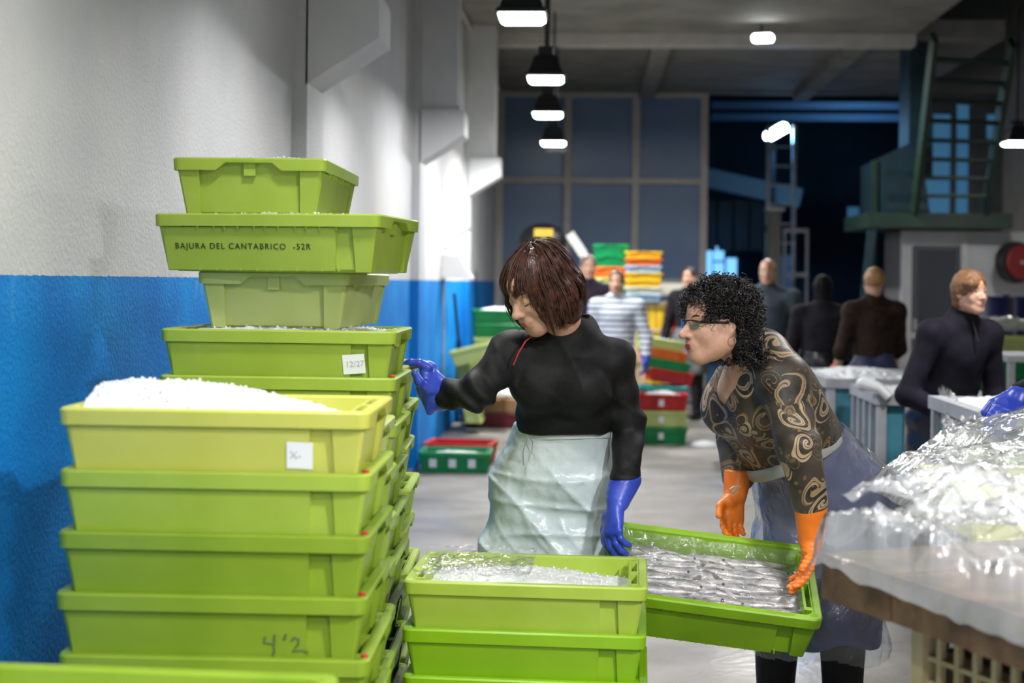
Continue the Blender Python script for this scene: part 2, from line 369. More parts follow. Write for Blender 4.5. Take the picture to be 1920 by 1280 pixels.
def crate_meshes(L=CL, Wd=CW, H=CH):
    M = {}
    t = .005; b = MB()
    o0, o1 = .074, .042
    outer = [rr(L - o0 - .02, Wd - o0 - .02, .02, 0), rr(L - o0, Wd - o0, .025, .008), rr(L - o1, Wd - o1, .028, H - .004)]
    inner = [rr(L - o1 - 2 * t, Wd - o1 - 2 * t, .025, H - .004), rr(L - o0 - 2 * t, Wd - o0 - 2 * t, .022, .014)]
    b.loft(outer + inner); M['tub'] = b.mesh('crate_tub', True)
    rim = MB(); lo = [notch(rr(L - .004, Wd - .004, .022, H - .032, EX), L - .004, .020)]
    lo += [rr(L, Wd, .024, H - .004, EX), rr(L - .007, Wd - .007, .022, H, EX), rr(L - .040, Wd - .040, .02, H, EX), rr(L - .048, Wd - .048, .02, H - .004, EX), notch(rr(L - .046, Wd - .046, .02, H - .030, EX), L - .046, .019)]
    lo.append(lo[0]); rim.loft(lo, False, False); M['rim'] = rim.mesh('crate_rim', True)
    # corner posts on the short ends (thick) and long sides
    for nm, sx in (('p', 1), ('n', -1)):
        for mm, sy in (('p', 1), ('n', -1)):
            q = MB()
            xo = L / 2 - .011; xi = L / 2 - .038; y1 = Wd / 2 - .013; y0 = y1 - .062
            tp = [(xi - .035, y0 + .006), (xo, y0 + .006), (xo, y1 - .006), (xo - .006, y1), (xi - .035, y1)]
            xb = L / 2 - .030; yb1 = Wd / 2 - .032
            bt = [(xi - .03, y0 + .004), (xb, y0 + .004), (xb, yb1 - .006), (xb - .006, yb1), (xi - .03, yb1)]
            loops = [[(sx * x, sy * y, .002) for x, y in bt], [(sx * x, sy * y, H - .03) for x, y in tp]]
            q.loft(loops); M['post_' + nm + mm] = q.mesh('crate_post')
    for nm, sy in (('p', 1), ('n', -1)):
        q = MB(); xa = L / 2 - .115; xl, xr = (-(L / 2 - .024), xa) if sy < 0 else (-xa, L / 2 - .024)
        yt, yb = Wd / 2 - .011, Wd / 2 - .030
        q.loft([[(xl + .010, sy * (yb - .012), .004), (xr - .006, sy * (yb - .012), .004), (xr - .006, sy * yb, .004), (xl + .010, sy * yb, .004)],
                [(xl, sy * (yt - .012), H - .034), (xr, sy * (yt - .012), H - .034), (xr, sy * yt, H - .034), (xl, sy * yt, H - .034)]])
        M['side_' + nm] = q.mesh('crate_side')
        q = MB()
        for i in range(11):
            x = -L / 2 + .12 + i * (L - .24) / 10 + (.008 if i % 3 == 1 else 0)
            q.add([(x - .003, sy * (Wd / 2 - .012), H - .032), (x + .003, sy * (Wd / 2 - .012), H - .032), (x + .002, sy * (Wd / 2 - .004), H - .032), (x - .002, sy * (Wd / 2 - .004), H - .032), (x, sy * (Wd / 2 - .011), H - .048)], [(0, 1, 2, 3), (0, 4, 1), (1, 4, 2), (2, 4, 3), (3, 4, 0)])
            q.box(x - .002, x + .002, sy * (Wd / 2 - .033) - .004, sy * (Wd / 2 - .033) + .004, .003, .014)
        M['ribs_' + nm] = q.mesh('crate_ribs')
    for nm, sx in (('p', 1), ('n', -1)):       # carrying block inside the short end, with slots
        q = MB()
        for y0, y1 in ((-.15, -.135), (-.015, .015), (.135, .15)): q.box(*sorted((sx * (L / 2 - .045), sx * (L / 2 - .014))), y0, y1, H - .045, H - .003)
        q.box(*sorted((sx * (L / 2 - .047), sx * (L / 2 - .040))), -.15, .15, H - .045, H - .004)
        M['grip_' + nm] = q.mesh('crate_grip')
    return M
CM = crate_meshes()
LIME = {}
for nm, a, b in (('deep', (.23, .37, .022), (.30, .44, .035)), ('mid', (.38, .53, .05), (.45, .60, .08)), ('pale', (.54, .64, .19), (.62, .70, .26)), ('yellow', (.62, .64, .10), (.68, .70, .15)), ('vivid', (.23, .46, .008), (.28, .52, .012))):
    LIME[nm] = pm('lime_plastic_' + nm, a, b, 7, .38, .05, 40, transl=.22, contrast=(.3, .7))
CRATE_N = [0]
def crate(loc, rz, label, m, group, tilt=None, full=True, cat='crate', sc=None):
    r = empty('fish_crate', loc, rz); tag(r, label, cat, group)
    if tilt: r.rotation_euler = (tilt[0], tilt[1], rz)
    if sc: r.scale = sc
    link('tub', CM['tub'], m, r); link('rim', CM['rim'], m, r)
    for k in ('pp', 'pn', 'np', 'nn'): link('corner_post', CM['post_' + k], m, r)
    for k in 'pn':
        link('side_panel', CM['side_' + k], m, r)
        link('end_grip', CM['grip_' + k], m, r)
        if full: tag(link('rib_row', CM['ribs_' + k], m, r), kind='stuff')
    CRATE_N[0] += 1
    return r
def paper(parent, x, z, w, h, rot=0, scribble=None, side=-1, name='paper_label'):
    y = side * (CW / 2 - .0185)
    e = MB().box(-w / 2, w / 2, -.0006, .0006, -h / 2, h / 2).build(name, PAPER, parent, loc=(x, y, z), rot=(math.radians(10), rot, 0))
    if scribble: text(scribble, e, (-w * .38, -.0012, -h * .12), h * .42, pm('pencil', (.45, .46, .5), rough=.9))
    return e
def text(s, parent, loc, size, m, rot=(math.pi / 2, 0, 0), spacing=1.0, name='lettering', scx=1.0):
    cu = bpy.data.curves.new('txt', 'FONT'); cu.body = s; cu.size = size; cu.space_character = spacing; cu.extrude = .0003
    to = bpy.data.objects.new('txt', cu); COL.objects.link(to)
    dg = bpy.context.evaluated_depsgraph_get(); me = bpy.data.meshes.new_from_object(to.evaluated_get(dg))
    bpy.data.objects.remove(to)
    me.materials.clear()
    o = link(name, me, m, parent, loc, rot); o.scale = (scx, 1, 1)
    return o

ICE = pm('crushed_ice', (.88, .91, .94), (.96, .97, .98), 40, .4, .25, 130, transl=.35)
def ice_mesh(lx, ly, base, hump, n=(84, 56), seed=0, fx=0.0, chips=220, amp=1.0, slope=0.0):
    rs = np.random.RandomState(seed)
    u = np.linspace(-1, 1, n[0]); v = np.linspace(-1, 1, n[1]); U, V = np.meshgrid(u, v, indexing='ij')
    prof = np.clip(1 - np.abs(U - fx) ** 2.2 / (1 + abs(fx)) ** 2, 0, 1) * np.clip(1 - np.abs(V) ** 3, 0, 1)
    H = base + hump * prof + slope * U + amp * (.016 * (fbm(U * 3 + seed, V * 2 + 5) - .5) + .008 * (vn(U * 22 + 3, V * 15 + seed) - .5) + .006 * (vn(U * 47, V * 33 + seed) - .5))
    P = np.stack([U * lx / 2, V * ly / 2, H], -1)
    V0 = P.reshape(-1, 3); i = np.arange(n[0] * n[1]).reshape(n)
    Fq = np.stack([i[:-1, :-1], i[1:, :-1], i[1:, 1:], i[:-1, 1:]], -1).reshape(-1, 4)
    Vs = [V0]; Fs = [Fq]; b = len(V0)
    cube = np.array([(x, y, z) for z in (-1, 1) for y in (-1, 1) for x in (-1, 1)], float)
    cf = np.array([(0, 2, 3, 1), (4, 5, 7, 6), (0, 1, 5, 4), (2, 6, 7, 3), (0, 4, 6, 2), (1, 3, 7, 5)])
    for c in range(chips):
        a, d = rs.randint(2, n[0] - 2), rs.randint(2, n[1] - 2); ctr = P[a, d]
        q = cube * rs.uniform(.0012, .0034, 3); R = np.array(Matrix.Rotation(rs.rand() * 6, 3, Vector(rs.rand(3) + .1)))
        Vs.append(q @ R.T + ctr + (0, 0, .001)); Fs.append(cf + b); b += 8
    return mesh_from('crushed_ice', np.concatenate(Vs), np.concatenate(Fs), True)
def ice_in(cr, label, base=.12, hump=.03, seed=0, fx=0.0, lx=.535, ly=.335, slope=0.0, n=(84, 56), chips=220):
    o = link('crushed_ice', ice_mesh(lx, ly, base, hump, n, seed, fx, chips, 1.0, slope), ICE)
    o.location = cr.location; o.rotation_euler = cr.rotation_euler; o.scale = cr.scale
    tag(o, label, 'ice', kind='stuff'); return o

PAL = pm('pallet_plastic', (.03, .035, .04), rough=.6)
def pallet(loc, rz, label, h=.085):
    r = empty('pallet', loc, rz); tag(r, label, 'pallet', 'pallets under the crate stacks')
    for k in range(5): MB().box(-.3, .3, -.19 + k * .085, -.13 + k * .085, h - .025, h).build('deck_slat', PAL, r)
    for x in (-.26, 0, .26): MB().box(x - .035, x + .035, -.19, .21, 0, h - .025).build('skid', PAL, r)
    return r

ORD = ['top', 'second', 'third', 'fourth', 'fifth', 'sixth', 'seventh', 'eighth', 'ninth', 'tenth', 'eleventh']
def stack(x0, y0, ztop, n, rz, where, mats, pitch=.1165, jit=.006, group='nested lime crates by the blue wall', x_jit=None, full=False):
    """x0,y0: front-left corner of the stack; returns crates from the top down"""
    out = []
    for k in range(n):
        a = rz + random.uniform(-jit, jit) * 2.2
        cx = x0 + CL / 2 * math.cos(a) - CW / 2 * math.sin(a) + random.uniform(-jit, jit); cy = y0 + CL / 2 * math.sin(a) + CW / 2 * math.cos(a) + random.uniform(-jit, jit)
        z = ztop - k * pitch - CH
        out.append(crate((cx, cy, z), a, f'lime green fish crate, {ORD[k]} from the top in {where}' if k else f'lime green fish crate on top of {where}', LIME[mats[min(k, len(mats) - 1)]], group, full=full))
    zb = ztop - (n - 1) * pitch - CH
    a = rz; cx = x0 + CL / 2 * math.cos(a) - CW / 2 * math.sin(a); cy = y0 + CL / 2 * math.sin(a) + CW / 2 * math.cos(a)
    pallet((cx, cy, 0), a, 'dark plastic pallet under ' + where, zb)
    return out

# nearest stack by the wall
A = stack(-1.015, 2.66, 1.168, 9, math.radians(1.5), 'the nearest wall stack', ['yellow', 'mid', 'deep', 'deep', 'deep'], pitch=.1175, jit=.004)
A[0]['label'] = 'yellowish lime fish crate heaped with ice on top of the nearest tall stack'
A[3]['label'] = "lime green fish crate with 4'2 written in black on its side"
ice_in(A[0], 'white crushed ice heaped in the yellowish crate of the nearest stack', .108, .070, 1, -.45, slope=-.012)
paper(A[0], .165, .060, .050, .052, .02, 'X-')
for k, zz in ((1, 0),): pass
sw = MB()
def stroke(mb, pts, y, r=.0016):
    mb.tube([(x, -(CW / 2 - (.030 - .019 * (z - .004) / .108)) - .0004, z) for x, z in pts], r, 5)
yq = -(CW / 2 - .0195)
for pts in ([(-.02, .062), (-.022, .05), (-.004, .048)], [(-.002, .066), (-.004, .03), (-.008, .022)], [(.020, .068), (.016, .056)], [(.030, .054), (.036, .062), (.045, .058), (.042, .046), (.032, .034), (.05, .036), (.062, .033)]):
    stroke(sw, [(x + .125, z + .005) for x, z in pts], yq, .0022)
sw.build('handwriting', INK_FADED, A[3])
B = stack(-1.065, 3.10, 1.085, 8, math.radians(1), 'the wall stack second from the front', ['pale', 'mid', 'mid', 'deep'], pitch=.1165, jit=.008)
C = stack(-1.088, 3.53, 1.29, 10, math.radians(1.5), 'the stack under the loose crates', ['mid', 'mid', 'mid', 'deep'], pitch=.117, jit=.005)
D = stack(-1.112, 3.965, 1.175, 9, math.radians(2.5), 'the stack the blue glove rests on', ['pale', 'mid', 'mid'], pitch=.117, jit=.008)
paper(C[0], .192, .062, .056, .05, -.08, '12/27')
ice_in(C[0], 'crushed ice in the crate under the three loose crates', .137, .013, 2)
ice_in(D[0], 'crushed ice in the crate the blue glove rests on', .125, .018, 22, n=(50, 34), chips=80)
for k in range(1, 5):
    for S in (A, B, C):
        if k < len(S): MB().lathe([(.0065, 0), (.007, .004), (.004, .006)], 8).build('red_clip', pm('red_clip', (.5, .02, .02), rough=.5), S[k], loc=(CL / 2 - .012, -CW / 2 + .03, CH))
# three loose crates on top
c3 = crate(((at(365, 520, 3.6).x + .2 + .012), 3.60 + .3, 1.29), math.radians(90 - 2), 'pale lime crate set end-on, third down of the three loose crates', LIME['pale'], 'loose crates on the tall stack')
c2 = crate((at(290, 425, 3.5).x + .298, 3.72, 1.29 + CH), math.radians(-8), 'lime crate stamped BAJURA DEL CANTABRICO', LIME['mid'], 'loose crates on the tall stack')
c1 = crate((at(314, 315, 3.6).x + .205, 3.60 + .3, 1.29 + 2 * CH), math.radians(90 + 1), 'topmost lime crate set end-on above the lettered crate', LIME['mid'], 'loose crates on the tall stack')
text('BAJURA DEL CANTABRICO  -52R', c2, (-.245, -CW / 2 + .0198, .057), .0212, pm('stamp_ink', (.015, .03, .01), rough=.9), spacing=1.22, rot=(math.radians(100), 0, 0), scx=.98)
ice_in(c3, 'crushed ice in the pale end-on crate', .138, .012, 3)
ice_in(c2, 'crushed ice in the lettered crate', .138, .013, 4)
ice_in(c1, 'crushed ice in the topmost crate', .138, .026, 5)
# corner of a nearer crate at the lower left edge of the picture
N_ = stack(-1.0, 1.84, .797, 6, math.radians(-1.6), 'the stack at the lower left edge', ['deep'], pitch=.117)
# low middle stack
E = stack(-.452, 3.47, .682, 5, math.radians(-1.3), 'the low middle stack', ['mid', 'vivid', 'vivid'], pitch=.1165, group='nested lime crates in the low stack')
E[0]['label'] = 'lime fish crate of ice with clear film on the low middle stack'
ice_in(E[0], 'crushed ice in the low middle crate', .100, .034, 6, -.1)
# held crate with fish
HC = crate((.338, 4.15, .470), math.radians(-1), 'bright lime crate of silver fish carried by both women', LIME['vivid'], None, tilt=(math.radians(20), math.radians(6.0), 0))
del_grp = HC.pop('group', None) if 'group' in HC else None

FB = pm('fish_flank', (.30, .30, .31), (.60, .58, .58), 34, .22, .15, 200, metal=.12)
FBACK = pm('fish_dark_back', (.10, .10, .11), (.26, .25, .25), 40, .25, metal=.1)
FEYE = pm('fish_eye', (.02, .02, .02), rough=.1)
def fish_meshes():
    n = 12; k = 15; V = []; prof = []
    for i in range(k):
        t = i / (k - 1); h = .0175 * math.sin(math.pi * min(1, t * 1.02 + .04)) ** .7 * (1 - .55 * t) + .0035; prof.append((t, h))
    body = MB(); loops = []
    for t, h in prof:
        x = -.125 + .22 * t; yb = .004 * math.sin(t * 5)
        loops.append([(x, yb + .66 * h * math.cos(2 * math.pi * j / n), h * math.sin(2 * math.pi * j / n)) for j in range(n)])
    body.loft(loops)
    back = MB(); loops = []
    for t, h in prof[1:-1]:
        x = -.125 + .22 * t; yb = .004 * math.sin(t * 5); hh = h * 1.02
        loops.append([(x, yb + .62 * hh * math.cos(a), hh * math.sin(a)) for a in [math.radians(15 + 150 * j / 6) for j in range(7)]] + [(x, yb, hh * .2)])
    back.loft(loops)
    tail = MB().prism([(.090, 0), (.112, .016), (.126, .018), (.115, .002), (.126, -.015), (.113, -.016)], 'y', -.001, .001)
    fin = MB().prism([(-.04, .015), (-.025, .022), (.01, .013)], 'y', -.001, .001)
    eye = MB().lathe([(.0048, 0), (.004, .002), (.001, .003)], 10)
    return body.mesh('fish_body', True), back.mesh('fish_back', True), tail.mesh('fish_tail'), fin.mesh('fish_fin'), eye.mesh('fish_eye', True)
FM = fish_meshes()
HM = Matrix.Translation(HC.location) @ HC.rotation_euler.to_matrix().to_4x4()
FR = ['row nearest the photographer', 'second row', 'third row', 'fourth row', 'fifth row', 'sixth row', 'seventh row', 'eighth row', 'row along the back wall of the crate']
FCn = ['left end', 'middle', 'right end']
for r_ in range(9):
    for c_ in range(3):
        fx = -.150 + c_ * .150 + random.uniform(-.022, .022); fy = -.142 + r_ * .0355 + random.uniform(-.005, .005)
        f = empty('fish'); tag(f, f'silver fish at the {FCn[c_]} of the {FR[r_]}', 'fish', 'silver fish in the carried crate')
        fl = -1 if (c_ + r_) % 2 else 1
        M4 = HM @ Matrix.Translation((fx, fy, .084 + random.uniform(0, .010))) @ Matrix.Rotation(random.uniform(-.13, .13) + (math.pi if fl < 0 else 0), 4, 'Z') @ Matrix.Rotation(math.radians(-58 if fl > 0 else 58) + random.uniform(-.35, .35), 4, 'X')
        f.matrix_world = M4
        link('body', FM[0], FB, f); link('dark_back', FM[1], FBACK, f); link('tail_fin', FM[2], FBACK, f); link('dorsal_fin', FM[3], FBACK, f)
        for sy in (-1, 1): link('eye', FM[4], FEYE, f, (-.106, sy * .0080, .003), (-sy * math.pi / 2, 0, 0))
tagi = link('crushed_ice', ice_mesh(.53, .33, .066, .008, (70, 46), 9, 0, 100), ICE); tagi.matrix_world = HM; tag(tagi, 'layer of ice under the fish in the carried crate', 'ice', kind='stuff')

# ------------------------------------------------------------------ clear plastic film
FILM = film('clear_film', haze=.06, gloss=.06, rough=.12, bump=.8)
FILM_THICK = film('crumpled_film', haze=.22, gloss=.06, rough=.16, bump=.5, bscale=14)
def film_sheet(name, label, P, m=FILM, cat='plastic film'):
    """P (n,m,3): points of a thin sheet"""
    me = grid_mesh(name, P); o = link(name, me, m)
    tag(o, label, cat); return o
def crumple(U, V, s, amp):
    a = np.abs(vn(U * s, V * s) - .5) * 2; b = np.abs(vn(U * s * 2.1 + 7, V * s * 1.7 + 3) - .5) * 2; c = np.abs(vn(U * s * 4.3 + 1, V * s * 3.9 + 9) - .5) * 2
    return amp * ((1 - a) * .6 + (1 - b) * .3 + (1 - c) * .15)
def sheet_over(fr, lx, ly, zf, n=(90, 60)):
    u = np.linspace(-.5, .5, n[0]); v = np.linspace(-.5, .5, n[1]); U, V = np.meshgrid(u, v, indexing='ij')
    P = np.stack([U * lx, V * ly, zf(U, V)], -1)
    return P @ np.array(fr.to_3x3()).T + np.array(fr.translation)
film_sheet('plastic_film', 'clear film lying over the fish in the carried crate', sheet_over(HM, .525, .325, lambda U, V: .112 + crumple(U, V, 9, .012) + .02 * np.clip(np.abs(V) * 2 - .86, 0, 1) / .14 + .02 * np.clip(np.abs(U) * 2 - .9, 0, 1) / .1))
EM = Matrix.Translation(E[0].location) @ Matrix.Rotation(E[0].rotation_euler.z, 4, 'Z')
def lay_e(U, V): return .128 + crumple(U, V, 7, .018) + .022 * np.clip(np.abs(V) * 2 - .75, 0, 1) / .25 + .004
film_sheet('plastic_film', 'clear film bunched at the left end of the low middle crate', sheet_over(EM @ Matrix.Translation((-.14, .02, 0)), .29, .33, lay_e, (60, 50)))

# ------------------------------------------------------------------ figure modelling: signed distance fields meshed by surface nets
NV = lambda v: np.array(v, dtype=np.float64)
def cap(a, b, ra, rb, k=.02, op='+'): return dict(t='c', a=NV(a), b=NV(b), ra=ra, rb=rb, k=k, op=op)
def ecap(a, b, u, wa, wb, k=.03, op='+'): return dict(t='e', a=NV(a), b=NV(b), u=NV(u), wa=wa, wb=wb, k=k, op=op)
def ell(c, r, R=None, k=.02, op='+'): return dict(t='l', c=NV(c), r=NV(r), R=np.eye(3) if R is None else np.array(R), k=k, op=op)
def plane(a, n, k=.004): return dict(t='p', a=NV(a), n=NV(n) / np.linalg.norm(NV(n)), k=k, op='&')
def xform(p, R, t):
    """rigid transform of a primitive: x -> R x + t"""
    q = dict(p)
    for key in ('a', 'b', 'c'):
        if key in q: q[key] = R @ q[key] + t
    if 'u' in q: q['u'] = R @ q['u']
    if 'n' in q: q['n'] = R @ q['n']
    if 'R' in q: q['R'] = R @ q['R']
    return q
def pbox(p):
    if p['t'] == 'c': m = max(p['ra'], p['rb']); return np.minimum(p['a'], p['b']) - m, np.maximum(p['a'], p['b']) + m
    if p['t'] == 'e': m = max(max(p['wa']), max(p['wb'])); return np.minimum(p['a'], p['b']) - m, np.maximum(p['a'], p['b']) + m
    if p['t'] == 'l': m = max(p['r']); return p['c'] - m, p['c'] + m
    return None
def pdist(p, X, Y, Z):
    if p['t'] == 'c':
        ba = p['b'] - p['a']; L2 = max(ba @ ba, 1e-12); qx, qy, qz = X - p['a'][0], Y - p['a'][1], Z - p['a'][2]
        t = np.clip((qx * ba[0] + qy * ba[1] + qz * ba[2]) / L2, 0, 1)
        return np.sqrt((qx - t * ba[0]) ** 2 + (qy - t * ba[1]) ** 2 + (qz - t * ba[2]) ** 2) - (p['ra'] + (p['rb'] - p['ra']) * t)
    if p['t'] == 'e':
        ba = p['b'] - p['a']; L = np.linalg.norm(ba); w = ba / L; u = p['u'] - w * (p['u'] @ w); u /= np.linalg.norm(u); v = np.cross(w, u)
        qx, qy, qz = X - p['a'][0], Y - p['a'][1], Z - p['a'][2]
        s = qx * w[0] + qy * w[1] + qz * w[2]; t = np.clip(s / L, 0, 1)
        du = qx * u[0] + qy * u[1] + qz * u[2]; dv = qx * v[0] + qy * v[1] + qz * v[2]; ds = s - t * L
        wu = p['wa'][0] + (p['wb'][0] - p['wa'][0]) * t; wv = p['wa'][1] + (p['wb'][1] - p['wa'][1]) * t
        m = np.minimum(wu, wv)
        k0 = np.sqrt((du / wu) ** 2 + (dv / wv) ** 2 + (ds / m) ** 2); k1 = np.sqrt((du / wu ** 2) ** 2 + (dv / wv ** 2) ** 2 + (ds / m ** 2) ** 2) + 1e-9
        return k0 * (k0 - 1) / k1
    if p['t'] == 'l':
        R = p['R']; r = p['r']; qx, qy, qz = X - p['c'][0], Y - p['c'][1], Z - p['c'][2]
        a = (qx * R[0, 0] + qy * R[1, 0] + qz * R[2, 0]); b = (qx * R[0, 1] + qy * R[1, 1] + qz * R[2, 1]); c = (qx * R[0, 2] + qy * R[1, 2] + qz * R[2, 2])
        k0 = np.sqrt((a / r[0]) ** 2 + (b / r[1]) ** 2 + (c / r[2]) ** 2); k1 = np.sqrt((a / r[0] ** 2) ** 2 + (b / r[1] ** 2) ** 2 + (c / r[2] ** 2) ** 2) + 1e-9
        return k0 * (k0 - 1) / k1
    return (X - p['a'][0]) * p['n'][0] + (Y - p['a'][1]) * p['n'][1] + (Z - p['a'][2]) * p['n'][2]
def field(prims, h, lo=None, hi=None, post=None):
    bx = [pbox(p) for p in prims if p['op'] == '+' and p['t'] != 'p']
    l0 = np.min([b[0] for b in bx], 0) - 4 * h; h0 = np.max([b[1] for b in bx], 0) + 4 * h
    if lo is not None: l0 = np.maximum(l0, NV(lo))
    if hi is not None: h0 = np.minimum(h0, NV(hi))
    n = np.maximum(np.ceil((h0 - l0) / h).astype(int) + 1, 4)
    ax = [l0[i] + h * np.arange(n[i]) for i in range(3)]
    D = np.full(n, .2, dtype=np.float32)
    for p in prims:
        b = pbox(p)
        if b is None: sl = [slice(0, n[i]) for i in range(3)]
        else:
            mg = 3 * h + p['k'] + .01
            i0 = np.clip(np.floor((b[0] - mg - l0) / h).astype(int), 0, n); i1 = np.clip(np.ceil((b[1] + mg - l0) / h).astype(int) + 1, 0, n)
            if np.any(i1 <= i0): continue
            sl = [slice(i0[i], i1[i]) for i in range(3)]
        X = ax[0][sl[0]][:, None, None]; Y = ax[1][sl[1]][None, :, None]; Z = ax[2][sl[2]][None, None, :]
        d = pdist(p, X, Y, Z); S = D[tuple(sl)]; k = max(p['k'], 1e-5)
        if p['op'] == '+': hh = np.clip(.5 + .5 * (S - d) / k, 0, 1); S[...] = S + (d - S) * hh - k * hh * (1 - hh)
        else:
            e = -d if p['op'] == '-' else d
            hh = np.clip(.5 - .5 * (S - e) / k, 0, 1); S[...] = S + (e - S) * hh + k * hh * (1 - hh)
    if post is not None: D = D + post(ax[0][:, None, None], ax[1][None, :, None], ax[2][None, None, :]).astype(np.float32)
    return D, l0, h
def nets(D, o, h):
    I = D < 0
    cnt = np.zeros(tuple(s - 1 for s in D.shape), np.int8)
    offs = [(i, j, k) for i in (0, 1) for j in (0, 1) for k in (0, 1)]
    for i, j, k in offs: cnt += I[i:D.shape[0] - 1 + i, j:D.shape[1] - 1 + j, k:D.shape[2] - 1 + k]
    act = (cnt > 0) & (cnt < 8); idx = np.argwhere(act)
    acc = np.zeros((len(idx), 3)); c = np.zeros(len(idx))
    dv = {f: D[idx[:, 0] + f[0], idx[:, 1] + f[1], idx[:, 2] + f[2]] for f in offs}
    for f in offs:
        for a in range(3):
            if f[a] == 0:
                g = list(f); g[a] = 1; d0, d1 = dv[f], dv[tuple(g)]
                m = (d0 < 0) != (d1 < 0); t = np.where(m, d0 / np.where(m, d0 - d1, 1), 0)
                P = np.repeat(NV(f)[None], len(idx), 0); P[:, a] = t
                acc += P * m[:, None]; c += m
    V = (idx + acc / np.maximum(c, 1)[:, None]) * h + o
    vid = np.full(act.shape, -1, np.int32); vid[act] = np.arange(len(idx))
    Fs = []
    for a in range(3):
        b, e = (a + 1) % 3, (a + 2) % 3
        s0 = [slice(None)] * 3; s1 = [slice(None)] * 3; s0[a] = slice(0, -1); s1[a] = slice(1, None)
        A0, A1 = I[tuple(s0)], I[tuple(s1)]; q = np.argwhere(A0 != A1)
        q = q[(q[:, b] > 0) & (q[:, e] > 0) & (q[:, b] < D.shape[b] - 1) & (q[:, e] < D.shape[e] - 1)]
        if not len(q): continue
        def g(db, de): r = q.copy(); r[:, b] += db; r[:, e] += de; return vid[r[:, 0], r[:, 1], r[:, 2]]
        Q = np.stack([g(-1, -1), g(0, -1), g(0, 0), g(-1, 0)], 1)
        fl = ~A0[q[:, 0], q[:, 1], q[:, 2]]; Q[fl] = Q[fl][:, ::-1]; Fs.append(Q)
    Fq = np.concatenate(Fs); Fq = Fq[(Fq >= 0).all(1)]
    return V, Fq
def blob(name, prims, h, m, parent=None, post=None, lo=None, hi=None):
    D, o, hh = field(prims, h, lo, hi, post); V, Fq = nets(D, o, hh)
    return link(name, mesh_from(name, V, Fq, True), m, parent)
def sn3(x, y, z, s=1.0, ph=0.0):
    return (np.sin(x * s * 1.7 + 1.3 * np.sin(y * s * 1.1 + ph) + ph) + np.sin(y * s * 1.9 + 1.1 * np.sin(z * s * 1.3 - ph)) + np.sin(z * s * 1.5 + 1.2 * np.sin(x * s * 1.4 + 2 * ph))) / 3

def frame(f, up=(0, 0, 1)):
    f = NV(f); f /= np.linalg.norm(f); u = NV(up) - f * (NV(up) @ f); u /= np.linalg.norm(u); l = np.cross(u, f)
    return np.stack([l, f, u], 1)      # columns: subject's left, forward, up
SKIN = pm('skin', (.56, .305, .205), (.63, .36, .25), 30, .48, .06, 300, sss=.12)
LIPS = pm('lips', (.42, .13, .11), rough=.4)
LIPS_RED = pm('lips_red', (.36, .05, .05), rough=.35)
EYE_W = pm('eye_white', (.75, .74, .72), rough=.15); IRIS = pm('iris', (.05, .025, .012), rough=.1)
BROW = pm('brow_hair', (.03, .018, .012), rough=.7)
def head_prims(closed=False, plump=0.0, nose=1.0):
    P = [ell((0, -.012, .032), (.073, .094, .086), k=.01), ell((0, .020, -.035), (.059 + plump, .066, .080), k=.03),
         cap((0, .062, -.096), (0, .066, -.098), .017 + plump * .3, .017, k=.03)]
    for s in (-1, 1):
        P += [cap((s * .050, .0, -.058), (s * .016, .058, -.094), .016 + plump * .6, .016, k=.035), ell((s * .037, .058, -.032), (.021 + plump * .4, .019, .022), k=.025),
              cap((s * .040, .068, .022), (s * .014, .080, .017), .009, .009, k=.016)]
    P += [cap((0, .080, .045), (0, .079, .05), .012, .012, k=.03)]
    for s in (-1, 1):
        P.append(ell((s * .031, .094, -.002), (.019, .015, .010), k=.014, op='-'))
        P.append(ell((s * .031, .0715, .0 if not closed else -.001), (.0155, .0150, .0135), k=.006) if closed else cap((s * .042, .0785, .0075), (s * .020, .0825, .0085), .0040, .0040, k=.006))
        if not closed: P.append(cap((s * .041, .0775, -.0085), (s * .021, .0815, -.0095), .0035, .0035, k=.006))
    P += [cap((0, .083, .010), (0, .106 * nose, -.030), .0075, .0115, k=.012), ell((0, .1085 * nose, -.033), (.0115, .0115, .0100), k=.006)]
    for s in (-1, 1): P.append(ell((s * .0125, .096, -.036), (.0075, .010, .0075), k=.006))
    for s in (-1, 1): P.append(ell((s * .018, .0785, -.021), (.0145, .0140, .018), k=.014))
    P += [ell((0, .083, -.062), (.026, .016, .019), k=.016), cap((-.020, .087, -.0665), (.020, .087, -.0665), .0006, .0006, k=.008, op='-')]
    for s in (-1, 1):
        P += [ell((s * .074, -.008, -.006), (.0075, .0185, .031), np.array(Matrix.Rotation(.18 * s, 3, 'Z') @ Matrix.Rotation(.25, 3, 'X')), k=.006),
              ell((s * .080, -.004, -.002), (.005, .0095, .018), k=.004, op='-')]
    return P
def smooth_path(pts, rad, n=5):
    P = np.array(pts, float); r = np.array(rad if isinstance(rad, (list, tuple)) else [rad] * len(P), float); Q = np.concatenate([P, r[:, None]], 1)
    E = np.concatenate([[2 * Q[0] - Q[1]], Q, [2 * Q[-1] - Q[-2]]]); out = []
    for i in range(1, len(E) - 2):
        for t in np.linspace(0, 1, n, endpoint=False):
            a, b, c, d = E[i - 1], E[i], E[i + 1], E[i + 2]
            out.append(.5 * (2 * b + (c - a) * t + (2 * a - 5 * b + 4 * c - d) * t * t + (3 * b - a - 3 * c + d) * t ** 3))
    out.append(Q[-1]); out = np.array(out); return out[:, :3].tolist(), np.maximum(out[:, 3], .0003).tolist()
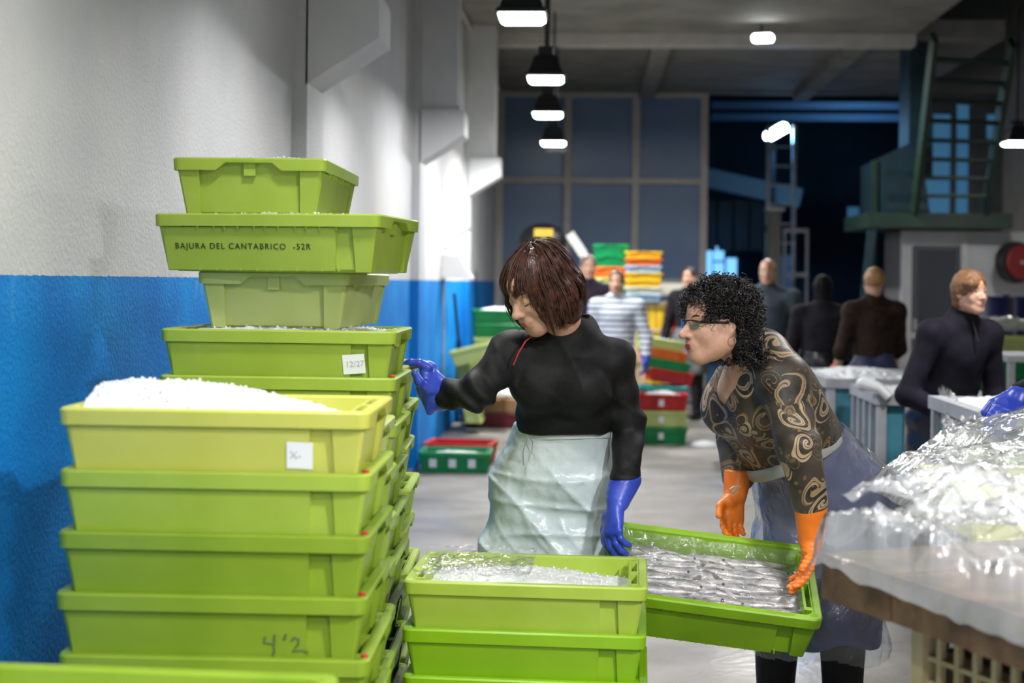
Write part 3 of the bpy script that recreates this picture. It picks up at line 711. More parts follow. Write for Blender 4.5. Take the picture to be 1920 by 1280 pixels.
def face_parts(parent, R, c, s=1.0, closed=False, lips=LIPS, look=(0, 1, 0), detail=True):
    T = Matrix.Translation(Vector(c)) @ Matrix(R.tolist()).to_4x4() @ Matrix.Scale(s, 4)
    def place(o): o.matrix_world = T; return o
    q, w = [], []
    for sx in (-1, 1):
        q += [cap((sx * .0215, .0888, -.0652), (sx * .010, .0945, -.0628), .0018, .0032, k=.006), cap((sx * .010, .0945, -.0628), (0, .0962, -.0622), .0032, .0032, k=.006)]
        w += [cap((sx * .0195, .0880, -.0685), (sx * .009, .0925, -.0708), .0018, .0042, k=.006), cap((sx * .009, .0925, -.0708), (0, .0940, -.0714), .0042, .0044, k=.006)]
    place(blob('lips', q + w, .0013 if detail else .003, lips, parent))
    for sx in (-1, 1):
        place(MB().tube(*smooth_path([(sx * .014, .0905, .0195), (sx * .026, .0882, .0255), (sx * .038, .0800, .0255), (sx * .048, .068, .0195)], [.0016, .0022, .0019, .0006]), 6).build('eyebrow', BROW, parent, True))
        if closed:
            place(MB().tube(*smooth_path([(sx * .0170, .0820, -.0065), (sx * .024, .0862, -.0098), (sx * .033, .0868, -.0106), (sx * .041, .0826, -.0088), (sx * .0465, .0770, -.0065)], [.0006, .0010, .0013, .0013, .0005]), 6).build('eyelashes', BROW, parent, True))
        else:
            e = place(MB().lathe([(0.0004, -.0125), (.006, -.011), (.0105, -.0068), (.0125, 0), (.0105, .0068), (.006, .011), (.0004, .0125)], 16).build('eye', EYE_W, parent, True))
            e.matrix_world = T @ Matrix.Translation((sx * .031, .0705, 0))
            lk = Vector(look).normalized()
            i = MB().lathe([(.0052, .0112), (.004, .0122), (.0002, .0127)], 14).build('iris', IRIS, e, True)
            i.matrix_world = T @ Matrix.Translation((sx * .031, .0705, 0)) @ Vector((0, 0, 1)).rotation_difference(lk).to_matrix().to_4x4()
            place(MB().tube([(sx * .0175, .0825, .003), (sx * .026, .0862, .0068), (sx * .034, .0858, .0068), (sx * .0445, .0785, .002)], .0011, 6).build('eyelashes', BROW, parent, True))

def hand_prims(wr, d, n, left, curl=(.5, .5, .5, .5), thumb=.5, s=1.0, fat=0.0, spread=1.0, base_bend=None):
    """palm, four fingers of three joints each and a thumb leaving the side of the palm"""
    wr, d, n = NV(wr), NV(d), NV(n); d = d / np.linalg.norm(d); n = n - d * (n @ d); n /= np.linalg.norm(n)
    sd = np.cross(n, d) if left else np.cross(d, n)
    P = [ecap(wr + d * .012 * s, wr + d * .078 * s, sd, ((.030 + fat) * s, (.019 + fat) * s), ((.041 + fat) * s, (.0155 + fat) * s), k=.012),
         ell(wr + (d * .032 + sd * .024 + n * .008) * s, ((.020 + fat) * s,) * 3, k=.012)]
    for i, (off, L, r) in enumerate(((.030, .074, .0088), (.0105, .082, .0092), (-.0105, .076, .0088), (-.029, .060, .0078))):
        a = wr + (d * (.084 - .006 * abs(i - 1.2)) + sd * off * spread) * s; cur = 0.0; r = (r + fat) * s
        sp = sd * (off * (spread - .75) * 3)
        bb = curl[i] if base_bend is None else base_bend
        for seg, (fr, kk) in enumerate(((.42, bb), (.32, curl[i] * 1.25), (.26, curl[i] * .9))):
            cur += kk; dd = d * math.cos(cur) + n * math.sin(cur) + (sp if seg == 0 else 0 * sp); dd = dd / np.linalg.norm(dd)
            b = a + dd * L * fr * s
            P.append(cap(a, b, r * (1 - .08 * seg), r * (1 - .08 * (seg + 1)), k=.0035 if seg else .006)); a = b
    a = wr + (d * .030 + sd * .030) * s; t1 = d * .62 + sd * .62 + n * (.25 + .4 * thumb); t1 /= np.linalg.norm(t1); b = a + t1 * .040 * s
    t2 = d * .85 + sd * (.35 - .45 * thumb) + n * (.2 + .5 * thumb); t2 /= np.linalg.norm(t2); c = b + t2 * .034 * s
    P += [cap(a, b, (.0125 + fat) * s, (.0105 + fat) * s, k=.008), cap(b, c, (.0105 + fat) * s, (.0085 + fat) * s, k=.004)]
    return P
def move_prims(P, R, t): return [xform(p, np.array(R), NV(t)) for p in P]

def tubes_mesh(name, paths, radii, sides=3):
    """many thin strands in one mesh; paths (N,K,3), radii (K,) or (N,K)"""
    N, K = paths.shape[:2]
    T = np.gradient(paths, axis=1); T /= np.linalg.norm(T, axis=2, keepdims=True) + 1e-9
    ref = np.array([.31, .52, .79]); U = np.cross(T, ref); U /= np.linalg.norm(U, axis=2, keepdims=True) + 1e-9; Vv = np.cross(T, U)
    rad = np.broadcast_to(radii, (N, K))[..., None]
    rings = [paths + (U * math.cos(2 * math.pi * j / sides) + Vv * math.sin(2 * math.pi * j / sides)) * rad for j in range(sides)]
    P = np.stack(rings, 2).reshape(-1, 3)
    ii = np.arange(N * K * sides).reshape(N, K, sides); jn = np.roll(ii, -1, axis=2)
    Fq = np.stack([ii[:, :-1], jn[:, :-1], jn[:, 1:], ii[:, 1:]], -1).reshape(-1, 4)
    return mesh_from(name, P, Fq, True)

def hair_mat(name, c1, c2, rough=.32):
    return pm(name, c1, c2, 60, rough, 0, contrast=(.3, .7), spec=.6)

def build_body(root, J, h=.010, hh=.0035, skin=SKIN, closed=False, plump=0.0, bare=(), nose=1.0, fatn=0.0):
    """one continuous skin mesh: fine head and neck, coarser trunk and limbs"""
    R = frame(J['hf'], J.get('hup', (0, 0, 1))); c = NV(J['head']); s = J.get('hs', 1.0)
    HP = head_prims(closed, plump, nose)
    HP = [dict(p) for p in HP]
    for p in HP:
        for key in ('a', 'b', 'c', 'r'):
            if key in p: p[key] = p[key] * s
        for key in ('ra', 'rb', 'k'):
            if key in p: p[key] = p[key] * s
    toL = lambda v: R.T @ (NV(v) - c)
    neckl = toL(J['neck'])
    neck = [cap((0, -.022 * s, -.035 * s), neckl, .050 * s + fatn, .056 * s + fatn, k=.02)]
    ex = [xform(p, R.T, -R.T @ c) for p in J.get('chest_prims', [])]
    lo = (-.2, -.2, -.30); hi = (.2, .2, .16)
    D, o, q = field(HP[:2] + neck + ex + HP[2:], hh, lo, hi); V1, F1 = nets(D, o, q); V1 = V1 @ R.T + c
    lb = J['l']
    B = [cap(NV(J['neck']) + R @ NV((0, 0, .02)), J['chest'], .05, .07, k=.04), ecap(J['waist'], J['chest'], lb, (.125, .085), (.145, .095), k=.05), ecap(J['hip'], J['waist'], lb, (.145, .10), (.12, .085), k=.05)]
    B += J.get('chest_prims', [])
    for S in 'LR':
        B += [cap(J['chest'], J['sh' + S], .07, .05, k=.04), cap(J['sh' + S], J['el' + S], .045, .036, k=.02), cap(J['el' + S], J['wr' + S], .036, .025, k=.015)]
        B += [cap(J['hp' + S], J['kn' + S], .075, .05, k=.03), cap(J['kn' + S], J['an' + S], .052, .035, k=.02)]
    Vs, Fs, b = [V1], [F1], len(V1)
    D, o, q = field(B, h); V2, F2 = nets(D, o, q); Vs.append(V2); Fs.append(F2 + b); b += len(V2)
    for S in bare:
        D, o, q = field([cap(J['el' + S], J['wr' + S], .036, .026, k=.01)] + hand_prims(J['wr' + S], J['hd' + S], J['hn' + S], S == 'L', *J.get('hc' + S, ((.4,) * 4, .4))), .004 if h < .011 else .006)
        V3, F3 = nets(D, o, q); Vs.append(V3); Fs.append(F3 + b); b += len(V3)
    body = link('body', mesh_from('body', np.concatenate(Vs), np.concatenate(Fs), True), skin, root)
    return R, c, s

# ------------------------------------------------------------------ the woman in black
def person_root(p, label): return tag(empty('person', (p.x, p.y, 0)), label, 'person')
def keep(o, root):
    """re-parent an object built in world space under a root placed on the floor"""
    o.matrix_parent_inverse = root.matrix_world.inverted(); return o
def settle(root):
    bpy.context.view_layer.update()
    inv = Matrix.Translation(root.location).inverted()
    for ch in root.children: ch.matrix_parent_inverse = inv

BLACK_KNIT = pm('black_jersey', (.007, .007, .008), (.011, .011, .012), 90, .62, .12, 500, spec=.25)
GLOVE_BLUE = pm('blue_rubber', (.025, .055, .42), (.045, .085, .55), 12, .32, .06, 80)
GLOVE_ORANGE = pm('orange_rubber', (.78, .17, .012), (.85, .22, .02), 14, .42, .1, 160)
APRON_WHITE = pm('pale_plastic_apron', (.55, .66, .69), (.68, .76, .78), 5, .28, .75, 13, transl=.10)
TROUSER = pm('black_trousers', (.006, .006, .008), rough=.8)
BOOT = pm('dark_boot', (.015, .015, .017), rough=.35)
RED_SEAM = pm('red_seam', (.45, .02, .02), rough=.6)
HAIR_BROWN = hair_mat('brown_hair', (.020, .007, .005), (.125, .045, .028), .36)

J = {}
J['hip'] = at(1040, 905, 4.33); J['waist'] = at(1054, 800, 4.30); J['chest'] = at(1062, 700, 4.22)
J['neck'] = at(1070, 634, 4.20); J['head'] = at(1009, 539, 4.06); J['hf'] = (-.66, -.57, -.49)
J['shR'] = at(958, 660, 4.16); J['shL'] = at(1150, 676, 4.22)
J['elR'] = at(893, 738, 4.06); J['wrR'] = at(822, 740, 4.14)
J['elL'] = at(1180, 800, 4.27); J['wrL'] = at(1172, 900, 4.14)
J['l'] = NV((.97, -.22, 0)); bf = NV((-.22, -.97, 0))
for S, sx in (('L', 1), ('R', -1)):
    hp = NV(J['hip']) + J['l'] * .085 * sx + NV((0, 0, -.03)); J['hp' + S] = hp
    J['kn' + S] = NV((hp[0], hp[1] - .01, .46)); J['an' + S] = NV((hp[0], hp[1] + .02, .09))
W1 = person_root(J['hip'], 'woman with a brown bob in a black top and pale plastic apron')
R1, c1_, s1_ = build_body(W1, J, h=.009, hh=.0026, closed=True)
face_parts(W1, R1, c1_, 1.0, closed=True)
# black long-sleeved top with high collar
chest, waist, hip = NV(J['chest']), NV(J['waist']), NV(J['hip'])
top = [ecap(waist + (0, 0, -.08), chest, J['l'], (.142, .108), (.150, .108), k=.04), cap(chest, J['neck'], .09, .06, k=.06)]
for sx in (-1, 1): top.append(ell(chest + J['l'] * .070 * sx + bf * .070 + (0, 0, -.040), (.078, .072, .070), k=.05))
for S in 'LR': top += [cap(J['neck'], J['sh' + S], .055, .046, k=.05), cap(chest, J['sh' + S], .07, .05, k=.05)]
top.append(plane(waist + (0, 0, -.012), (0, 0, -1), .006))
for S in 'LR': top += [cap(J['sh' + S], J['el' + S], .054, .047, k=.03), cap(J['el' + S], J['wr' + S], .047, .040 if S == 'R' else .042, k=.02)]
ctop = NV(J['neck']) + NV((.018, .03, .022))
top += [cap(J['neck'], ctop, .066, .060, k=.03), dict(ell(ctop + NV((-.016, -.016, .040)), (.056, .056, .075), k=.004), op='-')]
elR, elL, wrL_ = NV(J['elR']), NV(J['elL']), NV(J['wrL'])
def folds1(X, Y, Z):
    g = lambda c, r: np.exp(-((X - c[0]) ** 2 + (Y - c[1]) ** 2 + (Z - c[2]) ** 2) / r ** 2)
    f = .0075 * g(elR, .11) * np.sin(95 * (X * .8 + Z * .55) + 2.5 * np.sin(18 * Z)) + .0045 * g(elL, .095) * np.sin(80 * (Z + .5 * X) + 2 * np.sin(25 * X)) + .004 * g(wrL_, .07) * np.sin(130 * Z)
    f = f + .006 * g(waist, .18) * np.sin(80 * (Z - .35 * X) + 2.2 * np.sin(9 * X))
    f = f + .0065 * np.exp(-((Z - chest[2] - .03) / .09) ** 2) * np.sin(42 * (X * .8 - Z * .55) + 1.5 * np.sin(14 * Z)) * .7
    rg = lambda q: np.clip(1 - np.abs(np.sin(q)), 0, 1) ** 3
    up_ = np.exp(-((Z - chest[2] - .02) / .10) ** 2)
    f = f - .0060 * up_ * rg(16 * (X - chest[0]) + 11 * (Z - chest[2]) + .8 * np.sin(9 * Z)) - .005 * np.exp(-((Z - waist[2] - .05) / .06) ** 2) * rg(22 * Z + 7 * X + 1.5 * np.sin(9 * X))
    return f + .0012 * sn3(X, Y, Z, 28)
blob('black_top', top, .0052, BLACK_KNIT, W1, folds1)
MB().tube([at(1000, 628, 4.075), at(985, 640, 4.055), at(972, 662, 4.045), at(963, 684, 4.05)], .0022, 6).build('red_seam', RED_SEAM, W1, True)
MB().tube([at(1089, 592, 4.115), at(1083, 601, 4.108), at(1077, 607, 4.104)], .0022, 6).build('red_seam', RED_SEAM, W1, True)
# apron skirt
def apron_folds(X, Y, Z):
    rg = lambda q: np.clip(1 - np.abs(np.sin(q)), 0, 1) ** 3
    win = np.clip((waist[2] - .07 - Z) / .08, 0, 1)
    crease = -.012 * win * rg(15 * Z + 4.5 * X + 1.6 * np.sin(8 * X + 1.0)) - .007 * win * rg(24 * Z - 7 * X + 2.0 * np.sin(5 * X + 9 * Z)) - .004 * win * rg(31 * X + 14 * Z + 2 * np.sin(11 * Z))
    return crease + .007 * np.sin(34 * Z + 7 * X + 2.4 * np.sin(9 * X + 3 * Z)) * np.clip((waist[2] - .10 - Z) / .1, 0, 1) * np.exp(-((Z - .80) / .16) ** 2) + .006 * np.sin(21 * X + 3 * np.sin(6 * Z)) * np.clip((waist[2] - .05 - Z) / .3, 0, 1) + .0022 * sn3(X, Y, Z, 46) + .0012 * sn3(X, Y, Z, 110, 1)
hem = NV((hip[0] - .04, hip[1] - .01, .42))
ap = [ecap(waist + (0, 0, -.004), hip, J['l'], (.146, .118), (.188, .142), k=.03), ecap(hip, hem, J['l'], (.188, .142), (.205, .155), k=.03), plane(hem, (0, 0, -1)), plane(waist + (0, 0, .012), (0, 0, 1))]
ap += [dict(ecap(hip + (0, 0, -.20), hem + (0, 0, -.1), J['l'], (.14, .09), (.175, .125), k=.004), op='-')]
blob('apron', ap, .0062, APRON_WHITE, W1, apron_folds)
wb_ = []
for i in range(41):
    a = 2 * math.pi * i / 40; q = waist + J['l'] * .149 * math.cos(a) + bf * .121 * math.sin(a); wb_.append((q[0], q[1], q[2] - .012 + .004 * math.sin(a * 2)))
loops = [[(x, y, z - .014) for x, y, z in wb_[:-1]], [(x + (x - waist[0]) * .02, y + (y - waist[1]) * .02, z) for x, y, z in wb_[:-1]], [(x, y, z + .014) for x, y, z in wb_[:-1]]]
MB().loft(loops, False, False).build('waistband', APRON_WHITE, W1, True)
kn = NV(at(990, 815, 4.17)); MB().tube([kn, kn + (-.004, 0, -.03), kn + (.012, -.004, -.055), kn + (.014, 0, -.02), kn, kn + (-.014, 0, -.05), kn + (-.012, .004, -.09)], .0018, 5).build('apron_string', pm('string_grey', (.25, .27, .27), rough=.7), W1, True)
legs = []
for S in 'LR': legs += [cap(J['hp' + S], J['kn' + S], .085, .062, k=.02), cap(J['kn' + S], NV(J['an' + S]) + (0, 0, -.02), .062, .05, k=.02)]
blob('trousers', legs + [ecap(hip, hip + (0, 0, .08), J['l'], (.13, .09), (.12, .09), k=.04)], .012, TROUSER, W1)
def boots(root, J, f, m=BOOT):
    f = NV(f); f = f / np.linalg.norm(f)
    for S in 'LR':
        a = NV(J['an' + S]); fl = NV((a[0], a[1], .042))
        blob('boot', [cap(a + (0, 0, .06), NV((a[0], a[1], .05)), .055, .05, k=.02), ecap(fl - f * .04, fl + f * .13, np.cross((0, 0, 1), f), (.045, .042), (.045, .036), k=.02), plane((0, 0, .001), (0, 0, -1))], .008, m, root)
boots(W1, J, bf)
# blue gloves
wr = NV(J['wrR'])
tgt = NV(at(790, 705, 4.16))
# right glove: fingers hook over the crate rim, cuff flares and points down
knu = NV(at(803, 688, 4.13)); tip = NV(at(758, 684, 4.12)); pal = NV(at(806, 722, 4.12))
G = [ecap(wr + (.012, 0, -.002), pal, (.3, .3, .9), (.046, .042), (.044, .030), k=.02), ecap(pal, knu, (.3, .95, 0), (.043, .024), (.042, .019), k=.02)]
for i, oy in enumerate((-.030, -.010, .010, .030)):
    o0 = NV((.004 * abs(i - 1), oy, 0)); k1 = knu + o0; m1 = NV(at(786, 679 + 1.5 * i, 4.12)) + o0; e1 = NV(at(767 + 2 * abs(i - 1), 678 + 2 * i, 4.12)) + o0; e2 = NV(at(752 + 3 * abs(i - 1), 684 + 2 * i, 4.12)) + o0
    G += [cap(k1, m1, .0125, .0115, k=.006), cap(m1, e1, .0115, .0105, k=.004), cap(e1, e2, .0105, .0095, k=.004)]
th0 = NV(at(800, 728, 4.085)); th1 = NV(at(786, 715, 4.06)); th2 = NV(at(778, 700, 4.055))
G += [cap(th0, th1, .015, .0135, k=.008), cap(th1, th2, .0135, .011, k=.004)]
G += [ecap(pal + (.006, 0, -.01), NV(at(806, 772, 4.13)), (.2, .98, 0), (.045, .040), (.020, .010), k=.02)]
blob('blue_glove', G, .0034, GLOVE_BLUE, W1, lambda X, Y, Z: .0008 * sn3(X, Y, Z, 90))
# left glove: long cuff, hand closed on the end of the carried crate
wl_ = NV(J['wrL']); hd = NV(at(1142, 985, 4.07))
dv_ = hd - wl_
G = [ecap(wl_ + (0, 0, .004), wl_ * .55 + hd * .45, (.95, .3, 0), (.048, .046), (.036, .033), k=.01), plane(wl_ + (0, 0, .008), (-.12, 0, 1))]
Hn = hand_prims(wl_ * .42 + hd * .58, NV(at(1140, 1040, 4.03)) - (wl_ * .42 + hd * .58), (.75, .6, -.1), True, (.42, .45, .45, .5), .35, 1.02, .0022)
blob('blue_glove', [G[0]] + Hn + [G[1]], .0034, GLOVE_BLUE, W1, lambda X, Y, Z: .0014 * sn3(X, Y, Z, 60))
# hair: solid under-layer and strands
def in_head(root, o, R, c, s=1.0):
    o.matrix_world = Matrix.Translation(Vector(c)) @ Matrix(R.tolist()).to_4x4() @ Matrix.Scale(s, 4); return o
def bob_end(phi):
    """height where the strands end, by the angle from the face (0 = front)"""
    a = abs(phi)
    if a < .50: return .042 - .010 * phi / .5
    if a < .85: return .036 - (a - .50) / .35 * .136
    return -.112 + .030 * min(1, max(0, a - 1.2) / 1.2)
def bob_strands(N, lay, seed, k=18, clumps=70, half=math.pi):
    rs = np.random.RandomState(seed); out = np.zeros((N, k, 3))
    cphi = np.sort(rs.uniform(-half, half, clumps)); cw = rs.uniform(0, 6.3, clumps); cl = rs.uniform(-.004, .006, clumps); ce = rs.uniform(-.016, .012, clumps); ct = rs.uniform(-.10, .10, clumps)
    for i in range(N):
        ci = rs.randint(clumps); phi = cphi[ci] + rs.normal(0, .035); a = abs(phi); ez = bob_end(phi) + ce[ci] + rs.uniform(-.007, .007)
        lay_ = lay + cl[ci] * rs.uniform(.6, 1.1)
        rx, ry, rz = .083 + lay_, .101 + lay_, .097 + lay_
        ctr = NV((0, -.012, .022)); r0 = rs.uniform(.02, .45); wob = cw[ci] + rs.normal(0, .25); tw = ct[ci] + rs.normal(0, .02)
        for j in range(k):
            t = j / (k - 1); pj = phi + tw * math.sin(t * 3.2) * (.5 if a < .6 else 1) + .22 * (1 - t) * math.sin(phi * 1.5)
            hx = math.sin(pj) * rx; hy = math.cos(pj) * ry
            front = ez > ctr[2] + .002; sp = .14 / (.14 + max(.001, ctr[2] - .004 - ez))
            th = r0 + (math.acos(min(1, (ez - ctr[2]) / rz)) - r0) * t if front else r0 + (math.pi / 2 + .05 - r0) * min(1, t / sp)
            q = ctr + NV((math.sin(th) * hx, math.sin(th) * hy - .028 * math.cos(th) ** 2, math.cos(th) * rz - .006 * math.cos(th) ** 2))
            if t > sp and not front:
                u = (t - sp) / (1 - sp); z0 = ctr[2] - .004; q[2] = z0 + (ez - z0) * u
                bulge = (.016 * math.sin(u * math.pi * .9) - .010 * u * u) * min(1, (z0 - ez) / .08)
                if a < .75: bulge = .004 * math.sin(u * 3)
                q[0] += math.sin(pj) * bulge; q[1] += math.cos(pj) * bulge
            amp = (.0030 + .0045 * t) * (.35 if front else 1)
            q[0] += amp * math.sin(wob + 4.4 * t); q[1] += amp * math.cos(wob * 1.3 + 4 * t); q[2] += .003 * math.sin(wob * .7 + 5 * t)
            out[i, j] = q
    return out
capP = [ell((0, -.012, .030), (.0785, .0985, .0905), k=.01), ecap((0, -.028, .01), (0, -.030, -.085), (1, 0, 0), (.086, .078), (.080, .072), k=.02),
        dict(ecap((0, .110, -.028), (0, .10, -.13), (1, 0, 0), (.060, .075), (.064, .085), k=.012), op='-'), dict(ell((0, .02, -.165), (.074, .11, .075), k=.01), op='-')]
hc = in_head(W1, blob('hair', capP, .004, HAIR_BROWN, W1, lambda X, Y, Z: .0012 * np.sin(160 * np.arctan2(X, Y + .01) * .3)), R1, c1_)
st = np.concatenate([bob_strands(1700, .003, 1), bob_strands(1300, -.001, 2), bob_strands(120, .012, 3, clumps=60), bob_strands(700, .001, 4, clumps=60, half=.75)])
sm = in_head(W1, link('hair_strands', tubes_mesh('hair_strands', st, np.array([.0013] * 12 + [.0012, .0011, .0010, .0008, .0006, .0003]), 3), HAIR_BROWN, W1), R1, c1_)
sm['kind'] = 'stuff'
settle(W1)

# ------------------------------------------------------------------ the woman in the patterned blouse
def paisley():
    m = bpy.data.materials.new('paisley_blouse'); N, L = nodes_of(m); P = N['Principled BSDF']; P.inputs['Roughness'].default_value = .5
    tc = N.new('ShaderNodeTexCoord')
    def nmath(op, a, b=None, c=None):
        n = N.new('ShaderNodeMath'); n.operation = op
        for i, v in enumerate((a, b, c)):
            if v is None: continue
            if isinstance(v, (int, float)): n.inputs[i].default_value = v
            else: L.new(v, n.inputs[i])
        return n.outputs[0]
    nz = N.new('ShaderNodeTexNoise'); nz.inputs['Scale'].default_value = 6; nz.inputs['Detail'].default_value = 1; L.new(tc.outputs['Object'], nz.inputs['Vector'])
    mp = N.new('ShaderNodeMix'); mp.data_type = 'VECTOR'; mp.inputs['Factor'].default_value = .16; L.new(tc.outputs['Object'], mp.inputs['A']); L.new(nz.outputs['Color'], mp.inputs['B'])
    def vor(scale, feature='F1'):
        v = N.new('ShaderNodeTexVoronoi'); v.inputs['Scale'].default_value = scale; v.feature = feature; L.new(mp.outputs['Result'], v.inputs['Vector']); return v
    v1 = vor(13.0); d = v1.outputs['Distance']; sp = N.new('ShaderNodeVectorMath'); sp.operation = 'SUBTRACT'; L.new(mp.outputs['Result'], sp.inputs[0]); L.new(v1.outputs['Position'], sp.inputs[1])
    sx = N.new('ShaderNodeSeparateXYZ'); L.new(sp.outputs[0], sx.inputs[0])
    ang = nmath('ARCTAN2', sx.outputs['X'], sx.outputs['Z'])
    rb = N.new('ShaderNodeSeparateColor'); L.new(v1.outputs['Color'], rb.inputs[0])
    ph = nmath('MULTIPLY_ADD', rb.outputs[0], 6.0, ang)
    spiral = nmath('SINE', nmath('MULTIPLY_ADD', d, 22.0, ph))
    band = nmath('COMPARE', spiral, 0.55, .42)                       # broad golden scrolls
    inr = nmath('LESS_THAN', d, .58)
    sel = nmath('GREATER_THAN', rb.outputs[1], .18)
    gold = nmath('MULTIPLY', nmath('MULTIPLY', band, inr), sel)
    line = nmath('COMPARE', spiral, 0.05, .09)
    v2 = vor(55); dots = nmath('LESS_THAN', v2.outputs['Distance'], .30); rb2 = N.new('ShaderNodeSeparateColor'); L.new(v2.outputs['Color'], rb2.inputs[0])
    dots = nmath('MULTIPLY', dots, nmath('GREATER_THAN', rb2.outputs[0], .55))
    n2 = N.new('ShaderNodeTexNoise'); n2.inputs['Scale'].default_value = 9; n2.inputs['Detail'].default_value = 5; L.new(tc.outputs['Object'], n2.inputs['Vector'])
    rp = N.new('ShaderNodeValToRGB'); e = rp.color_ramp.elements; e[0].position, e[1].position = .35, .68; e[0].color, e[1].color = (.020, .015, .011, 1), (.085, .068, .052, 1); L.new(n2.outputs['Fac'], rp.inputs['Fac'])
    gc = N.new('ShaderNodeValToRGB'); e = gc.color_ramp.elements; e[0].position, e[1].position = .3, .75; e[0].color, e[1].color = (.20, .12, .045, 1), (.52, .38, .23, 1); L.new(rb.outputs[2], gc.inputs['Fac'])
    def mix(f, a, b):
        x = N.new('ShaderNodeMix'); x.data_type = 'RGBA'; L.new(f, x.inputs['Factor'])
        for nm, v in (('A', a), ('B', b)):
            if isinstance(v, tuple): x.inputs[nm].default_value = v
            else: L.new(v, x.inputs[nm])
        return x.outputs['Result']
    c = mix(nmath('MULTIPLY', dots, .8), rp.outputs['Color'], (.16, .10, .045, 1)); c = mix(nmath('MULTIPLY', gold, .85), c, gc.outputs['Color']); c = mix(nmath('MULTIPLY', line, inr), c, (.40, .29, .17, 1))
    L.new(c, P.inputs['Base Color']); return m
PAISLEY = paisley()
NAVY = pm('navy_cloth', (.035, .045, .13), (.065, .078, .20), 6, .6, .2, 30)
APRON_CLEAR = film('clear_apron', tint=(.86, .90, .97), haze=.10, gloss=.03, rough=.16, bump=.7, bscale=16)
APRON_BAND = pm('clear_apron_band', (.40, .42, .40), (.52, .54, .52), 10, .3, transl=.2)
HAIR_SOOT = pm('soot_hair', (.008, .007, .008), (.014, .012, .012), 40, .7, spec=.15)
HAIR_BLACK = hair_mat('black_hair', (.006, .005, .006), (.022, .017, .017), .28)
SILVER = pm('silver', (.75, .72, .66), rough=.2, metal=1.0)
GLASS_FRAME = pm('black_frame', (.01, .01, .01), rough=.25)
LENS = film('lens_glass', tint=(.75, .8, .78), haze=.04, gloss=.12, rough=.03, bump=0)

K = {}
K['hip'] = at(1538, 930, 4.56); K['waist'] = at(1497, 838, 4.46); K['chest'] = at(1436, 748, 4.33); K['neck'] = at(1412, 672, 4.24)
K['head'] = at(1341, 606, 4.12); K['hf'] = (-.89, -.45, -.02); K['hs'] = .95
K['shL'] = at(1466, 712, 4.15); K['shR'] = at(1392, 712, 4.46)
K['elL'] = at(1498, 838, 4.02); K['wrL'] = at(1520, 948, 4.05); K['elR'] = at(1380, 820, 4.52); K['wrR'] = at(1384, 900, 4.44)
kf = NV((-.88, -.47, 0)); K['l'] = NV((.47, -.88, 0))
for S, sx in (('L', 1), ('R', -1)):
    hp = NV(K['hip']) + K['l'] * .095 * sx + NV((0, 0, -.04)); K['hp' + S] = hp
K['knL'] = NV(at(1580, 1150, 4.52)); K['anL'] = NV(K['knL']) + (.01, .04, 0); K['anL'][2] = .09
K['knR'] = NV(at(1458, 1150, 4.62)); K['anR'] = NV(K['knR']) + (.0, .04, 0); K['anR'][2] = .09
chest, waist, hip, neck = NV(K['chest']), NV(K['waist']), NV(K['hip']), NV(K['neck'])
K['chest_prims'] = [cap(neck + kf * .01, chest + kf * .085 + (0, 0, .03), .062, .075, k=.04)]
W2 = person_root(K['hip'], 'woman with curly black hair and glasses in a brown paisley blouse')
R2, c2_, s2_ = build_body(W2, K, h=.009, hh=.0026, plump=.010, fatn=.008, nose=1.05)
face_parts(W2, R2, c2_, s2_, lips=LIPS_RED, look=(0, 1, -.35))
tn = chest - waist; tn /= np.linalg.norm(tn)
bl = [ecap(waist - tn * .06, chest, K['l'], (.165, .140), (.185, .140), k=.05), cap(chest + tn * .03 - kf * .05, neck - kf * .025 + (0, 0, -.005), .115, .090, k=.06)]
for sx in (-1, 1): bl.append(ell(chest + K['l'] * .085 * sx + kf * .098 - tn * .055, (.092, .092, .086), k=.06))
bl.append(ell(waist + kf * .06 + tn * .03, (.13, .13, .10), k=.06))
for S in 'LR': bl += [cap(neck - kf * .02, K['sh' + S], .06, .060, k=.06), cap(chest, K['sh' + S], .09, .062, k=.06)]
wn = NV((-.46, -.05, .88)); wpt = NV(at(1487, 848, 4.43))
bl.append(plane(wpt - wn * .018, -wn, .006))
for S in 'LR':
    bl += [cap(K['sh' + S], K['el' + S], .070, .060, k=.03), cap(K['el' + S], NV(K['wr' + S]) * .93 + NV(K['el' + S]) * .07, .060, .050, k=.02)]
bl += [dict(ell(neck + kf * .035 + (0, 0, .055), (.062, .062, .075), k=.006), op='-'), dict(ecap(neck + kf * .085 + (0, 0, .01), chest + kf * .150 + (0, 0, -.01), K['l'], (.046, .085), (.006, .06), k=.006), op='-')]
elL2 = NV(K['elL'])
def folds2(X, Y, Z):
    g = lambda c, r: np.exp(-((X - c[0]) ** 2 + (Y - c[1]) ** 2 + (Z - c[2]) ** 2) / r ** 2)
    return .004 * g(elL2, .10) * np.sin(90 * (Z - .3 * X) + 2 * np.sin(22 * X)) + .004 * g(waist, .2) * np.sin(62 * (Z + .6 * X) + 2 * np.sin(11 * X)) + .003 * g(chest, .2) * np.sin(45 * (X + .5 * Z)) + .0012 * sn3(X, Y, Z, 30)
blob('paisley_blouse', bl, .0055, PAISLEY, W2, folds2)
